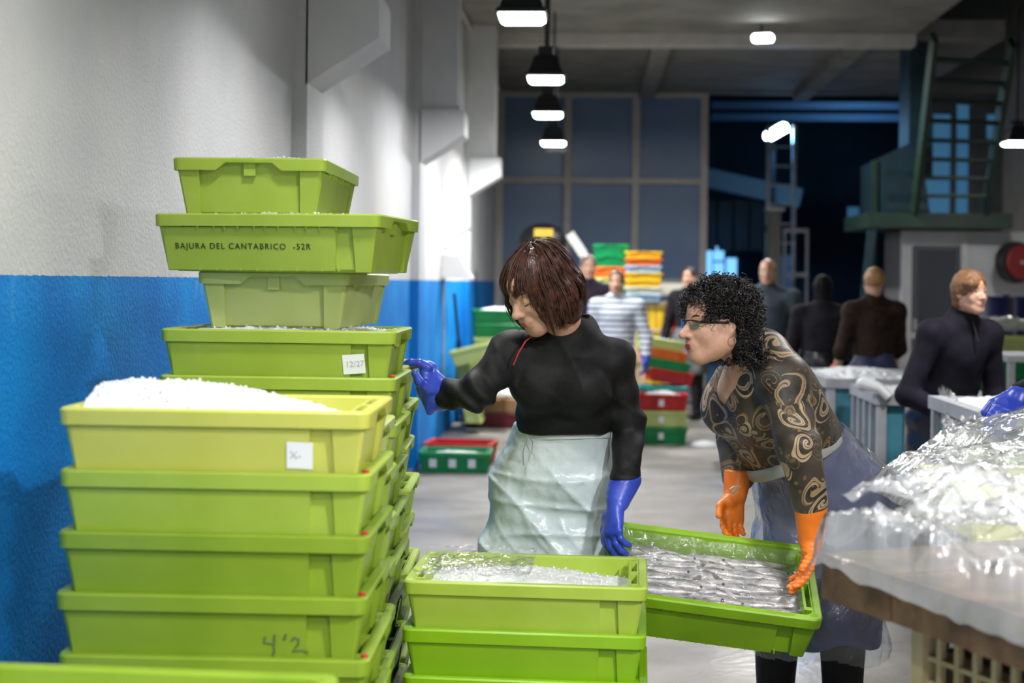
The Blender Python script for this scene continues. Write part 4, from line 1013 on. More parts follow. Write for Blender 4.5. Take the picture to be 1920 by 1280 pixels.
# navy skirt under a clear plastic apron
hemp = NV(at(1537, 1190, 4.55))
def sk_f(X, Y, Z): return .010 * np.sin(26 * X + 14 * Y + 2 * np.sin(7 * Z)) * np.clip((hip[2] + .05 - Z) / .25, 0, 1) + .003 * sn3(X, Y, Z, 22)
sk = [ecap(waist, hip, K['l'], (.160, .140), (.190, .185), k=.03), ecap(hip, hemp, K['l'], (.190, .185), (.195, .185), k=.03), ell(hip - kf * .05 + (0, 0, .01), (.17, .17, .14), k=.05), plane(wpt - wn * .004, wn), plane(hemp, (0, 0, -1))]
blob('navy_skirt', sk, .009, NAVY, W2, sk_f)
hem2 = NV(at(1537, 1212, 4.55))
def ap_f(X, Y, Z): return .009 * np.sin(31 * X - 17 * Y + 3 * np.sin(9 * Z)) * np.clip((hip[2] + .12 - Z) / .2, 0, 1) + .004 * sn3(X, Y, Z, 38, 2) + .002 * sn3(X, Y, Z, 95)
ao = [ecap(waist, hip, K['l'], (.176, .158), (.206, .204), k=.03), ecap(hip, hem2 + (0, 0, -.05), K['l'], (.206, .204), (.216, .212), k=.03), ell(hip - kf * .05 + (0, 0, .01), (.187, .187, .155), k=.05), plane(wpt + wn * .006, wn)]
ai = [dict(q) for q in ao[:3]]
for q in ai:
    q['op'] = '-'; q['k'] = .003
    if 'wa' in q: q['wa'] = (q['wa'][0] - .006, q['wa'][1] - .006); q['wb'] = (q['wb'][0] - .006, q['wb'][1] - .006)
    else: q['r'] = q['r'] - .006
# single-walled shell: keep only the outer surface of the field and cut it open at waist and hem
D, o_, h_ = field(ao[:3], .008, None, None, ap_f); Vv, Fq = nets(D, o_, h_)
ctr = Vv[Fq].mean(1); ok = ((ctr - (wpt + wn * .004)) @ wn < 0) & (ctr[:, 2] > hem2[2] + .012 * np.sin(ctr[:, 0] * 20))
link('clear_apron', mesh_from('clear_apron', Vv, Fq[ok], True), APRON_CLEAR, W2)
u_ = K['l'] - wn * (K['l'] @ wn); u_ /= np.linalg.norm(u_); v_ = np.cross(wn, u_)
def ring(s, off): return [tuple(wpt + wn * off + u_ * (.172 * s) * math.cos(2 * math.pi * i / 44) + v_ * (.150 * s) * math.sin(2 * math.pi * i / 44) + (-.004, 0, 0)) for i in range(44)]
MB().loft([ring(1.02, -.022), ring(1.06, -.008), ring(1.05, .010), ring(1.0, .016)], False, False).build('apron_waistband', APRON_BAND, W2, True)
kb = NV(at(1376, 912, 4.30)); MB().tube([kb + (.02, 0, .0), kb, kb + (-.014, 0, -.010), kb + (-.004, 0, -.022), kb + (.01, 0, -.004)], .003, 6).build('apron_knot', APRON_BAND, W2, True)
legs = []
for S in 'LR': legs += [cap(K['hp' + S], K['kn' + S], .095, .072, k=.02), cap(K['kn' + S], NV(K['an' + S]) + (0, 0, -.02), .078, .058, k=.02)]
blob('trousers', legs, .012, TROUSER, W2)
boots(W2, K, kf)
# orange gloves
def ridges(X, Y, Z): return .0011 * np.sin(520 * Z + 40 * X) * np.clip((.705 - Z) / .03, 0, 1) + .0006 * sn3(X, Y, Z, 80)
w = NV(K['wrL']); hstart = NV(at(1521, 1012, 4.06)); hend = NV(at(1508, 1095, 4.04))
Gd = hend - hstart
G = [cap(w + (0, 0, .006), hstart, .048, .037, k=.01), plane(w + (0, 0, .012), (.05, 0, 1))]
blob('orange_glove', [G[0]] + hand_prims(hstart, Gd, (-.85, -.2, -.3), True, (.28, .26, .28, .3), .5, .98, .002) + [G[1]], .0032, GLOVE_ORANGE, W2, ridges)
w = NV(K['wrR']); hstart = NV(at(1379, 925, 4.41))
G = [cap(w + (0, 0, .03), hstart, .046, .036, k=.01), plane(w + (0, 0, .035), (0, 0, 1))]
blob('orange_glove', [G[0]] + hand_prims(hstart, NV(at(1368, 1000, 4.37)) - hstart, (.35, -.9, 0), False, (.30, .28, .26, .3), .4, 1.0, .002) + [G[1]], .0032, GLOVE_ORANGE, W2, ridges)
mk_ = NV(at(1530, 985, 3.98))
# curly hair
def curls(N, seed, pts, rad=.0085, turns=2.2, k=22):
    rs = np.random.RandomState(seed); out = np.zeros((N, k, 3))
    for i in range(N):
        p, nrm = pts(rs); a = rs.normal(size=3); a = a - nrm * (a @ nrm) * .6 + nrm * rs.uniform(-.1, .8) + NV((0, 0, -.5)); a /= np.linalg.norm(a)
        u = np.cross(a, rs.normal(size=3)); u /= np.linalg.norm(u); v = np.cross(a, u); L = rs.uniform(.02, .042); r = rad * rs.uniform(.55, 1.25); tn_ = turns * rs.uniform(.6, 1.3); ph = rs.uniform(0, 6.3)
        t = np.linspace(0, 1, k)[:, None]
        out[i] = p + a * L * (t - .3) + (u * np.cos(ph + tn_ * 6.28 * t) + v * np.sin(ph + tn_ * 6.28 * t)) * r * (.5 + .5 * t)
    return out
def scalp2(rs):
    while True:
        d = rs.normal(size=3); d /= np.linalg.norm(d)
        p = NV((0, -.024, .030)) + d * NV((.098, .118, .106))
        if p[2] < -.066: continue
        face = p[1] > .062 and p[2] < .072 + .10 * max(0, p[1] - .07)
        side = p[1] > -.004 and p[2] < .02
        ear = abs(p[1] + .008) < .022 and p[2] < .012
        if face or side or ear: continue
        if p[1] > .05: p = p + NV((0, .018, -.006))
        return p + d * rs.uniform(-.010, .014), d
def nape(rs):
    p = NV((rs.choice([-1, 1]) * rs.uniform(.0, .088), rs.uniform(-.135, -.035), rs.uniform(-.125, -.04))); return p, NV((0, -1.0, 0))
cp = [ell((0, -.024, .030), (.094, .112, .101), k=.01), ell((0, -.066, -.040), (.084, .074, .085), k=.03), dict(ecap((0, .110, .03), (0, .11, -.12), (1, 0, 0), (.068, .075), (.09, .10), k=.012), op='-'), dict(ecap((-.1, .022, -.034), (.1, .022, -.034), (0, 1, 0), (.058, .050), (.058, .050), k=.01), op='-'), dict(ell((0, .0, -.125), (.09, .06, .05), k=.01), op='-')]
in_head(W2, blob('hair', cp, .0045, HAIR_SOOT, W2, lambda X, Y, Z: .004 * sn3(X, Y, Z, 95) + .003 * sn3(X, Y, Z, 170, 1)), R2, c2_, s2_)
tag(in_head(W2, link('hair_curls', tubes_mesh('hair_curls', np.concatenate([curls(1500, 4, scalp2), curls(520, 5, nape)]), np.array([.0014] * 18 + [.0012, .001, .0008, .0004]), 4), HAIR_BLACK, W2), R2, c2_, s2_), kind='stuff')
# glasses and hoop earring
gl = in_head(W2, MB().tube([(-.05, .089, .010), (-.020, .0995, .012), (0, .1015, .010), (.020, .0995, .012), (.05, .089, .010)], .0022, 6).build('glasses', GLASS_FRAME, W2, True), R2, c2_, s2_)
def placeh(o): o.matrix_world = Matrix.Translation(Vector(c2_)) @ Matrix(R2.tolist()).to_4x4() @ Matrix.Scale(s2_, 4); return o
er = MB().tube([(.082 + .0 * math.cos(a), -.008 + .013 * math.cos(a), -.050 + .013 * math.sin(a)) for a in [2 * math.pi * i / 20 for i in range(21)]], .0011, 6, False).build('earring', SILVER, W2, True); in_head(W2, er, R2, c2_, s2_)
settle(W2); bpy.context.view_layer.update()
for sx in (-1, 1):
    q = MB().bar((sx * .052, .088, .008), (sx * .078, .0, .004), .0025, .0075).build('temple_arm', GLASS_FRAME, gl)
    lp = [(sx * .012, .1005, .006), (sx * .050, .0895, .010), (sx * .052, .087, -.006), (sx * .042, .0900, -.016), (sx * .018, .0975, -.015)]
    q = MB().add(lp + [(x, y + .0012, z) for x, y, z in lp], [(0, 1, 2, 3, 4), (9, 8, 7, 6, 5)] + [(i, (i + 1) % 5, 5 + (i + 1) % 5, 5 + i) for i in range(5)]).build('lens', LENS, gl)

# ------------------------------------------------------------------ other people: posed from a standing template
STRIPES = None
def stripe_mat():
    m = bpy.data.materials.new('striped_jumper'); N, L = nodes_of(m); P = N['Principled BSDF']; tc = N.new('ShaderNodeTexCoord')
    sp = N.new('ShaderNodeSeparateXYZ'); L.new(tc.outputs['Object'], sp.inputs[0]); mu = N.new('ShaderNodeMath'); mu.operation = 'MULTIPLY'; mu.inputs[1].default_value = 20; L.new(sp.outputs['Z'], mu.inputs[0])
    fr = N.new('ShaderNodeMath'); fr.operation = 'FRACT'; L.new(mu.outputs[0], fr.inputs[0])
    rp = N.new('ShaderNodeValToRGB'); rp.color_ramp.interpolation = 'CONSTANT'; e = rp.color_ramp.elements; e[0].color = (.62, .66, .72, 1); e[1].position = .62; e[1].color = (.17, .19, .24, 1)
    L.new(fr.outputs[0], rp.inputs['Fac']); L.new(rp.outputs['Color'], P.inputs['Base Color']); P.inputs['Roughness'].default_value = .8; return m
def figure(label, x, y, H, ang, top, bottom, hair, hairstyle='short', arms=None, sleeve=1.0, gloves=None, apron=None, lean=0.0, headturn=0.0, skin=SKIN, hup=None, res=.012, bulk=1.0, hood=None, apron_len=.30, headpitch=0.0, look=(0, 1, 0), hh=.006):
    """ang: 0 faces the camera, positive turns the front towards the picture's right"""
    f = NV((math.sin(ang), -math.cos(ang), 0)); l = np.cross((0, 0, 1), f); up = NV((0, 0, 1)); base = NV((x, y, 0))
    ln = lambda z: f * lean * max(0, z - .52 * H)
    P = lambda a, b, z: base + l * a + f * b + up * z + ln(z)
    Jx = dict(hip=P(0, 0, .52 * H), waist=P(0, 0, .61 * H), chest=P(0, 0, .735 * H), neck=P(0, .0, .842 * H), l=l)
    Jx['head'] = P(0, .02, .928 * H); ht = ang + headturn; Jx['hf'] = (math.sin(ht), -math.cos(ht), headpitch); Jx['hs'] = .93 * H / 1.66
    if hup: Jx['hup'] = hup
    for S, sx in (('L', 1), ('R', -1)):
        Jx['sh' + S] = P(sx * .108 * H * bulk, 0, .795 * H)
        e, w_ = (arms or {}).get(S, ((.16, .0, .61), (.15, .10, .47)))
        Jx['el' + S] = P(sx * e[0] * H, e[1] * H, e[2] * H); Jx['wr' + S] = P(sx * w_[0] * H, w_[1] * H, w_[2] * H)
        d = NV(Jx['wr' + S]) - NV(Jx['el' + S]); Jx['hd' + S] = d; Jx['hn' + S] = -l * sx + f * .2
        Jx['hp' + S] = P(sx * .055 * H, 0, .50 * H); Jx['kn' + S] = P(sx * .06 * H, .01, .28 * H); Jx['an' + S] = P(sx * .06 * H, -.01, .05 * H)
    root = tag(empty('person', (x, y, 0)), label, 'person')
    bare = [S for S in 'LR' if not (gloves and S in gloves[1])]
    Rr, cc, ss = build_body(root, Jx, h=res, hh=hh, skin=skin, bare=bare)
    face_parts(root, Rr, cc, ss, detail=False, look=look)
    chest, waist, hip, neck = Jx['chest'], Jx['waist'], Jx['hip'], Jx['neck']; b = bulk
    T = [ecap(hip + up * .02, chest, l, (.145 * b, .112 * b), (.158 * b, .112 * b), k=.05), cap(chest, neck - up * .01, .10, .058, k=.06)]
    for S in 'LR':
        T += [cap(neck, Jx['sh' + S], .05, .058, k=.05), cap(chest, Jx['sh' + S], .088, .060, k=.05), cap(Jx['sh' + S], Jx['el' + S], .062 * b, .052 * b, k=.03)]
        e, w_ = NV(Jx['el' + S]), NV(Jx['wr' + S])
        if sleeve > .5: T.append(cap(e, e + (w_ - e) * (sleeve * 2 - 1) * .96, .052 * b, .043 * b, k=.02))
    T += [cap(neck, neck + up * .025, .062, .062, k=.02), dict(ell(neck + up * .06, (.054, .054, .06), k=.004), op='-')]
    if hood: T.append(ell(neck - f * .055 + up * .0, (.10, .06, .06), k=.03))
    tph = random.uniform(0, 6)
    blob('jumper' if not hood else 'hooded_jacket', T, res * .8, top, root, lambda X, Y, Z: .004 * sn3(X, Y, Z, 17, tph) + .002 * sn3(X, Y, Z, 40))
    Lg = [ecap(hip + up * .06, hip - up * .02, l, (.13 * b, .10 * b), (.14 * b, .105 * b), k=.04)]
    for S in 'LR': Lg += [cap(Jx['hp' + S], Jx['kn' + S], .088 * b, .068, k=.03), cap(Jx['kn' + S], Jx['an' + S], .068, .055, k=.02)]
    blob('trousers', Lg, res, bottom, root)
    boots(root, Jx, f)
    if apron:
        hem = P(0, 0, apron_len * H)
        blob('apron', [ecap(waist - up * .03, hip, l, (.150 * b, .118 * b), (.175 * b, .145 * b), k=.03), ecap(hip, hem, l, (.175 * b, .145 * b), (.20 * b, .165 * b), k=.03), plane(hem, -up), plane(waist - up * .02, up), dict(ecap(hip - up * .1, hem - up * .1, l, (.15 * b, .11 * b), (.185 * b, .15 * b), k=.004), op='-')], res, apron, root, lambda X, Y, Z: .008 * np.sin(24 * (X + Y) + 2 * np.sin(8 * Z)) + .004 * sn3(X, Y, Z, 30))
    if gloves:
        for S in gloves[1]:
            e, w_ = NV(Jx['el' + S]), NV(Jx['wr' + S]); d = (w_ - e) / np.linalg.norm(w_ - e)
            blob('glove', [cap(w_ - d * .09, w_ + d * .02, .047, .034, k=.01)] + hand_prims(w_, d, Jx['hn' + S], S == 'L', (.35,) * 4, .4, 1.02, .003) + [plane(w_ - d * .09, -d)], .0055, gloves[0], root)
    # hair
    if hairstyle == 'short': hp_ = [ell((0, -.016, .036), (.081, .099, .092), k=.01), dict(ecap((0, .115, .02), (0, .115, -.1), (1, 0, 0), (.066, .066), (.09, .09), k=.012), op='-'), dict(ell((0, .02, -.105), (.12, .075, .09), k=.01), op='-')]
    elif hairstyle == 'balding': hp_ = [ell((0, -.022, .012), (.079, .094, .062), k=.01), dict(ecap((0, .115, .03), (0, .115, -.1), (1, 0, 0), (.085, .10), (.09, .11), k=.012), op='-'), dict(ell((0, .03, -.10), (.12, .085, .09), k=.01), op='-')]
    elif hairstyle == 'tied': hp_ = [ell((0, -.014, .034), (.079, .098, .090), k=.01), dict(ecap((0, .110, .03), (0, .115, -.1), (1, 0, 0), (.068, .064), (.09, .10), k=.012), op='-'), dict(ell((0, .03, -.105), (.12, .085, .09), k=.01), op='-'), ell((0, -.085, .085), (.034, .034, .034), k=.01)]
    elif hairstyle == 'fringe': hp_ = [ell((0, -.016, .038), (.088, .106, .098), k=.01), ecap((0, -.045, .01), (0, -.05, -.055), (1, 0, 0), (.086, .07), (.075, .055), k=.02), dict(ecap((.028, .122, .005), (.03, .12, -.1), (1, 0, 0), (.064, .070), (.08, .09), k=.012), op='-'), ell((-.055, .070, .048), (.040, .035, .030), k=.02)]
    else: hp_ = [ell((0, -.016, .036), (.086, .104, .096), k=.01), ecap((0, -.035, .01), (0, -.04, -.09), (1, 0, 0), (.085, .075), (.078, .06), k=.02), dict(ecap((0, .112, .02), (0, .115, -.1), (1, 0, 0), (.064, .062), (.085, .09), k=.012), op='-')]
    in_head(root, blob('hair', hp_, .0055, hair, root, lambda X, Y, Z: .003 * sn3(X, Y, Z, 70) + .002 * np.sin(120 * np.arctan2(X, Y))), Rr, cc, ss)
    settle(root); return root, Jx, Rr, cc, ss

HAIR_DARK = hair_mat('dark_hair', (.018, .010, .007), (.05, .03, .02), .45)
HAIR_BLOND = hair_mat('blond_hair', (.30, .15, .045), (.46, .26, .09), .5)
HAIR_AUBURN = hair_mat('auburn_hair', (.12, .05, .018), (.27, .125, .045), .6)
HAIR_GREY = hair_mat('greying_hair', (.10, .075, .06), (.17, .13, .11), .5)
PURPLE_DARK = pm('dark_purple_wool', (.022, .016, .028), (.035, .026, .042), 30, .85, spec=.15)
GREY_HOOD = pm('grey_blue_fleece', (.045, .06, .075), (.075, .095, .115), 10, .85, spec=.15)
BLACK_TOP = pm('charcoal_cotton', (.012, .011, .014), (.02, .018, .023), 20, .85, spec=.15)
BROWN_TOP = pm('dark_brown_knit', (.025, .014, .010), (.042, .025, .019), 25, .85, spec=.15)
NAVY_TOP = pm('blue_black_fleece', (.008, .007, .013), (.014, .012, .021), 12, .8, spec=.15)
GREY_APRON = pm('grey_apron_cloth', (.11, .11, .13), (.17, .17, .19), 12, .7)
BLACK_APRON = pm('black_plastic_apron', (.010, .010, .013), (.02, .02, .025), 9, .22, .5, 18)
NAVY_APRON = pm('navy_apron_cloth', (.015, .022, .07), (.03, .04, .11), 7, .5, .2, 20)
def px_of(px, Y): return at(px, 527, Y).x
down = {'L': ((.16, .0, .61), (.165, .07, .47)), 'R': ((.16, .0, .61), (.165, .07, .47))}
figure('man in a dark purple jumper beside the tall green crate stack', px_of(1102, 13.2), 13.2, 1.68, .1, PURPLE_DARK, TROUSER, HAIR_GREY, 'short', down, bulk=1.0)
figure('woman in a white and grey striped jumper with blue gloves', px_of(1157, 12.4), 12.4, 1.53, -.15, stripe_mat(), TROUSER, HAIR_DARK, 'tied', {'L': ((.17, .0, .62), (.175, .05, .50)), 'R': ((.16, .0, .61), (.165, .07, .47))}, sleeve=.92, gloves=(GLOVE_BLUE, 'LR'), bulk=1.05)
figure('person in dark top and grey apron partly hidden by the curly hair', px_of(1294, 15.0), 15.0, 1.60, -.5, BLACK_TOP, TROUSER, HAIR_DARK, 'short', down, gloves=(GLOVE_BLUE, 'LR'), apron=GREY_APRON)
figure('balding man in a grey blue hooded jacket', px_of(1440, 12.1), 12.1, 1.645, -.25, GREY_HOOD, TROUSER, HAIR_GREY, 'balding', {'L': ((.19, -.01, .62), (.195, .09, .50)), 'R': ((.16, .0, .61), (.165, .07, .47))}, hood=True, bulk=1.18)
figure('dark haired worker in black seen from behind with orange gloves', px_of(1543, 11.3), 11.3, 1.50, math.pi - .25, BLACK_TOP, TROUSER, HAIR_SOOT, 'bob', {'L': ((.16, -.02, .60), (.165, .03, .46)), 'R': ((.16, -.02, .60), (.17, .03, .46))}, gloves=(GLOVE_ORANGE, 'LR'), apron=BLACK_APRON, bulk=1.08)
figure('short haired blond worker in a brown top seen from behind', px_of(1640, 10.4), 10.4, 1.555, math.pi + .15, BROWN_TOP, TROUSER, HAIR_BLOND, 'short', {'L': ((.155, .0, .61), (.165, .06, .48)), 'R': ((.14, .05, .62), (.12, .14, .5))}, sleeve=.60, gloves=(GLOVE_ORANGE, 'LR'), apron=NAVY_APRON, bulk=1.0)
# worker in the blue-black fleece at the bins
r3, J3, R3, c3_, s3_ = figure('auburn haired worker in a blue black fleece gripping plastic film', px_of(1778, 7.0), 7.05, 1.50, .45, NAVY_TOP, TROUSER, HAIR_AUBURN, 'fringe', {'R': ((.19, .03, .60), (.10, .19, .535)), 'L': ((.16, .03, .60), (.13, .17, .52))}, apron=BLACK_APRON, apron_len=.2, lean=.26, headturn=.0, bulk=1.02, res=.009, headpitch=.03, hh=.0038)
MB().tube([NV(J3['neck']) + NV((math.sin(.45), -math.cos(.45), 0)) * .075 + (0, 0, -.01 - .03 * i) + NV((math.sin(.45), -math.cos(.45), 0)) * .012 * i for i in range(4)], .004, 6).build('zip', BLACK_METAL, r3); settle(r3)

# ------------------------------------------------------------------ bench with film at the lower right
WOOD = pm('weathered_wood', (.045, .024, .011), (.17, .095, .045), 12, .75, .4, 30, contrast=(.3, .72))
TAN = pm('tan_plastic', (.42, .33, .17), (.52, .42, .24), 10, .55)
c0 = NV((.447, 2.76)); e1 = NV((.43, -.90)); e1 /= np.linalg.norm(e1); e2 = NV((.90, .43)); e2 /= np.linalg.norm(e2)
BZ = .905
bench = empty('work_bench', (c0[0], c0[1], 0)); tag(bench, 'bench of thick weathered brown planks at the lower right', 'bench')
MW = Matrix(((e2[0], -e1[0], 0), (e2[1], -e1[1], 0), (0, 0, 1))).to_4x4()   # local x = along e2, local y = -e1 (away from camera)
bench.matrix_world = Matrix.Translation((c0[0], c0[1], 0)) @ MW
LB, WB = 1.1, 1.05
for k in range(5):
    y1 = -k * WB / 5; MB().box(0 + .004 * (k % 2), LB, y1 - WB / 5 + .004, y1, BZ - .085, BZ - .002 * (k % 2)).build('plank', WOOD, bench)
for x, y in ((.92, -.06), (1.04, -.98), (.92, -.55)): MB().box(x - .04, x + .04, y - .04, y + .04, 0, BZ - .085).build('leg', WOOD, bench)
def lattice_crate(zb, label, h=.36):
    r = empty('lattice_crate'); r.matrix_world = bench.matrix_world @ Matrix.Translation((.38, -.56, zb)); tag(r, label, 'crate', 'tan lattice crates under the bench')
    lx, ly = .56, .76
    for sx in (-1, 1):
        q = MB()
        for i in range(17): y = -ly / 2 + ly * i / 16; q.box(sx * lx / 2 - .006, sx * lx / 2 + .006, y - .006, y + .006, .02, h - .03)
        for i in range(9): z = .02 + (h - .05) * i / 8; q.box(sx * lx / 2 - .005, sx * lx / 2 + .005, -ly / 2, ly / 2, z - .004, z + .004)
        tag(q.build('lattice_side', TAN, r), kind='stuff')
    for sy in (-1, 1):
        q = MB()
        for i in range(13): x = -lx / 2 + lx * i / 12; q.box(x - .006, x + .006, sy * ly / 2 - .006, sy * ly / 2 + .006, .02, h - .03)
        for i in range(9): z = .02 + (h - .05) * i / 8; q.box(-lx / 2, lx / 2, sy * ly / 2 - .005, sy * ly / 2 + .005, z - .004, z + .004)
        tag(q.build('lattice_side', TAN, r), kind='stuff')
    MB().box(-lx / 2 - .012, lx / 2 + .012, -ly / 2 - .012, ly / 2 + .012, 0, .02).build('base', TAN, r)
    for z0, z1 in ((h - .03, h),):
        for sx in (-1, 1): MB().box(sx * lx / 2 - .014, sx * lx / 2 + .014, -ly / 2 - .014, ly / 2 + .014, z0, z1).build('rim', TAN, r)
        for sy in (-1, 1): MB().box(-lx / 2 - .013, lx / 2 + .013, sy * ly / 2 - .014, sy * ly / 2 + .014, z0, z1).build('rim', TAN, r)
    for sx in (-1, 1):
        for sy in (-1, 1): MB().box(sx * lx / 2 - .016, sx * lx / 2 + .016, sy * ly / 2 - .016, sy * ly / 2 + .016, .001, h).build('corner_post', TAN, r)
    MB().box(-lx / 2 + .02, lx / 2 - .02, -ly / 2 + .02, ly / 2 - .02, .021, h - .06).build('brown_contents', WOOD, r)
    return r
lattice_crate(.0, 'lower tan lattice crate under the brown bench', .41); lattice_crate(.41, 'upper tan lattice crate right under the brown bench', .41)
# crumpled clear film: over the bench, over a lime crate, and a heap farther back
BM = bench.matrix_world.copy()
def drape(n, x0, x1, y0, y1, top, amp, s, seed, edge=.10, drop=.10):
    u = np.linspace(0, 1, n[0]); v = np.linspace(0, 1, n[1]); U, V = np.meshgrid(u, v, indexing='ij')
    X = x0 + (x1 - x0) * U; Y = y0 + (y1 - y0) * V
    Z = top + crumple(X * 1.0 + seed, Y * 1.0 + seed * .3, s, amp) + .04 * (fbm(X * 3 + seed, Y * 3) - .4)
    return X, Y, Z
X, Y, Z = drape((170, 140), -.05, 1.08, -1.0, .04, BZ + .006, .062, 12, 3)
over = np.clip((.010 - X) / .06, 0, 1); wav = (.55 * vn(Y * 14 + 5, Y * 2) + .45 * vn(Y * 37 + 5, Y * 9)) ** 2.2
Zs = np.where(X < .010, BZ + .012 - (.018 + .035 * vn(Y * 7 + 2, Y) + .02 * wav) * over, Z + .02 * np.exp(-(X / .05) ** 2)); Xs = np.where(X < .010, .010 - .022 * np.sqrt(over) - .012 * over * vn(Y * 8, Y * 5 + 2), X)
ov2 = np.clip(Y / .04, 0, 1); Zs = np.where(Y > 0, Zs - .05 * ov2 ** 2, Zs)
hump = .045 * np.exp(-((X - .16) / .14) ** 2) * np.exp(-((Y + .20) / .22) ** 2) + .03 * np.exp(-((X - .5) / .2) ** 2)
Pf = np.stack([Xs, Y, Zs + np.where(X > .010, hump, 0)], -1)
Pw = Pf @ np.array(BM.to_3x3()).T + np.array(BM.translation)
film_sheet('plastic_sheet', 'crumpled clear plastic sheet spread over the brown bench', Pw, FILM_THICK, 'plastic sheet')
X, Y, Z = drape((120, 110), .02, 1.05, -.95, -.02, BZ + .045, .085, 8, 9)
P2 = np.stack([X, Y, Z + .06 * (fbm(X * 4 + 2, Y * 4 + 7) - .35) + .05 * np.exp(-((X - .2) / .2) ** 2 - ((Y + .25) / .25) ** 2)], -1)
film_sheet('plastic_sheet', 'upper layer of bunched clear film heaped on the bench', P2 @ np.array(BM.to_3x3()).T + np.array(BM.translation), FILM_THICK, 'plastic sheet')
# second table behind the bench with lime crates wrapped in film
t2 = empty('steel_table', (1.40, 3.86, 0), math.radians(10)); tag(t2, 'steel table behind the film covered bench', 'table')
MB().box(-.42, .50, -.40, .46, .775, .805).build('table_top', GREY_METAL, t2)
for sx in (-.18, .46):
    for sy in (-.36, .42): MB().tube([(sx, sy, 0), (sx, sy, .775)], .02, 8).build('leg', GREY_METAL, t2)
L1 = crate((1.17, 3.63, .806), math.radians(5), 'lime crate wrapped in clear film behind the brown bench', LIME['yellow'], 'film wrapped crates on the steel table')
L2 = crate((1.40, 4.07, .806), math.radians(11), 'lime crate farther back on the steel table under heaped film', LIME['mid'], 'film wrapped crates on the steel table')
ice_in(L1, 'crushed ice in the film wrapped crate', .115, .02, 12, n=(50, 34), chips=60)
LM = Matrix.Translation(L1.location) @ Matrix.Rotation(L1.rotation_euler.z, 4, 'Z')
def wrap(U, V):
    e = np.maximum(np.abs(U) * 2, np.abs(V) * 2)
    return CH + .02 + crumple(U * 1.3, V * 1.1, 7, .07) * np.clip(1.15 - e, .15, 1) - .10 * np.clip((e - .72) / .28, 0, 1) ** 1.4
film_sheet('plastic_sheet', 'heap of crumpled clear film on the wrapped lime crate', sheet_over(LM, .82, .60, wrap, (110, 90)), FILM_THICK, 'plastic sheet')
LM2 = Matrix.Translation(L2.location) @ Matrix.Rotation(L2.rotation_euler.z, 4, 'Z')
film_sheet('plastic_sheet', 'tall pile of clear film on the farther wrapped crate', sheet_over(LM2, .84, .60, lambda U, V: wrap(U, V) + .055 * np.exp(-(U ** 2 + V ** 2) * 7) + .02, (100, 80)), FILM_THICK, 'plastic sheet')
# strip of film pulled by the worker's hand
a_, b_ = NV(at(1765, 738, 6.70)), NV(at(1880, 800, 4.35)); u = np.linspace(0, 1, 60); v = np.linspace(-1, 1, 26); U, V = np.meshgrid(u, v, indexing='ij')
wd = .03 + .16 * U
Ps = a_ + (b_ - a_) * U[..., None] + np.stack([V * wd * .55 + .03 * (vn(U * 9, V * 3) - .5), 0 * U, V * wd * .55 - .12 * np.sin(U * 3.1) + crumple(U * 2, V, 5, .09) - .04], -1)
film_sheet('plastic_sheet', 'twisted strip of clear film pulled up by the fleece wearer', Ps, FILM_THICK, 'plastic sheet')
# blue-gloved arm of a worker who stands outside the picture
arm = tag(empty('person', (2.30, 4.55, 0)), 'worker at the right edge of whom only a blue glove shows', 'person')
sx_, y_ = 1.92, 4.55
Jm = dict(hip=NV((2.38, 4.6, .86)), waist=NV((2.38, 4.6, 1.0)), chest=NV((2.37, 4.58, 1.2)), neck=NV((2.35, 4.56, 1.38)), head=NV((2.30, 4.54, 1.53)), hf=(-.9, -.2, -.35), l=NV((.2, -.98, 0)))
for S, s_ in (('L', -.17), ('R', .17)):
    Jm['sh' + S] = NV((2.36, 4.58 + s_, 1.31)); Jm['el' + S] = NV((2.2, 4.57 + s_ * .8, 1.10)); Jm['hp' + S] = NV((2.38, 4.6 + s_ * .5, .84)); Jm['kn' + S] = NV((2.38, 4.6 + s_ * .5, .46)); Jm['an' + S] = NV((2.40, 4.6 + s_ * .5, .09))
Jm['wrL'] = NV(at(1915, 742, 4.5)); Jm['elL'] = NV((1.75, 4.42, 1.12)); Jm['wrR'] = NV((1.82, 4.75, 1.05))
Jm['elL'] = NV(Jm['wrL']) + (.22, .02, .10); Jm['shL'] = NV((2.32, 4.42, 1.31))
build_body(arm, Jm, h=.014, hh=.007)
blob('jumper', [ecap(Jm['hip'], Jm['chest'], Jm['l'], (.15, .12), (.16, .12), k=.05), cap(Jm['chest'], Jm['neck'], .1, .06, k=.05)] + [q for S in 'LR' for q in (cap(Jm['neck'], Jm['sh' + S], .05, .058, k=.05), cap(Jm['sh' + S], Jm['el' + S], .06, .05, k=.03), cap(Jm['el' + S], Jm['wr' + S], .05, .044, k=.02))], .012, NAVY_TOP, arm)
blob('trousers', [q for S in 'LR' for q in (cap(Jm['hp' + S], Jm['kn' + S], .09, .07, k=.03), cap(Jm['kn' + S], Jm['an' + S], .07, .055, k=.02))], .014, TROUSER, arm)
w_ = NV(Jm['wrL']); d_ = NV(at(1868, 790, 4.42)) - w_; d_ /= np.linalg.norm(d_)
blob('blue_glove', [cap(w_ + (.10, .01, .03), w_ + d_ * .01, .052, .042, k=.02)] + hand_prims(w_, d_, (-.3, .1, -.9), True, (.35, .4, .4, .4), .4, 1.1, .004), .005, GLOVE_BLUE, arm)
blob('blue_glove', [cap(NV(Jm['wrR']) + (.1, 0, .03), Jm['wrR'], .05, .04, k=.02)] + hand_prims(Jm['wrR'], (-.8, 0, -.5), (-.3, 0, -.9), False, (.35, .4, .4, .4), .4, 1.05, .003), .006, GLOVE_BLUE, arm)
boots(arm, Jm, (-1, -.2, 0)); settle(arm)

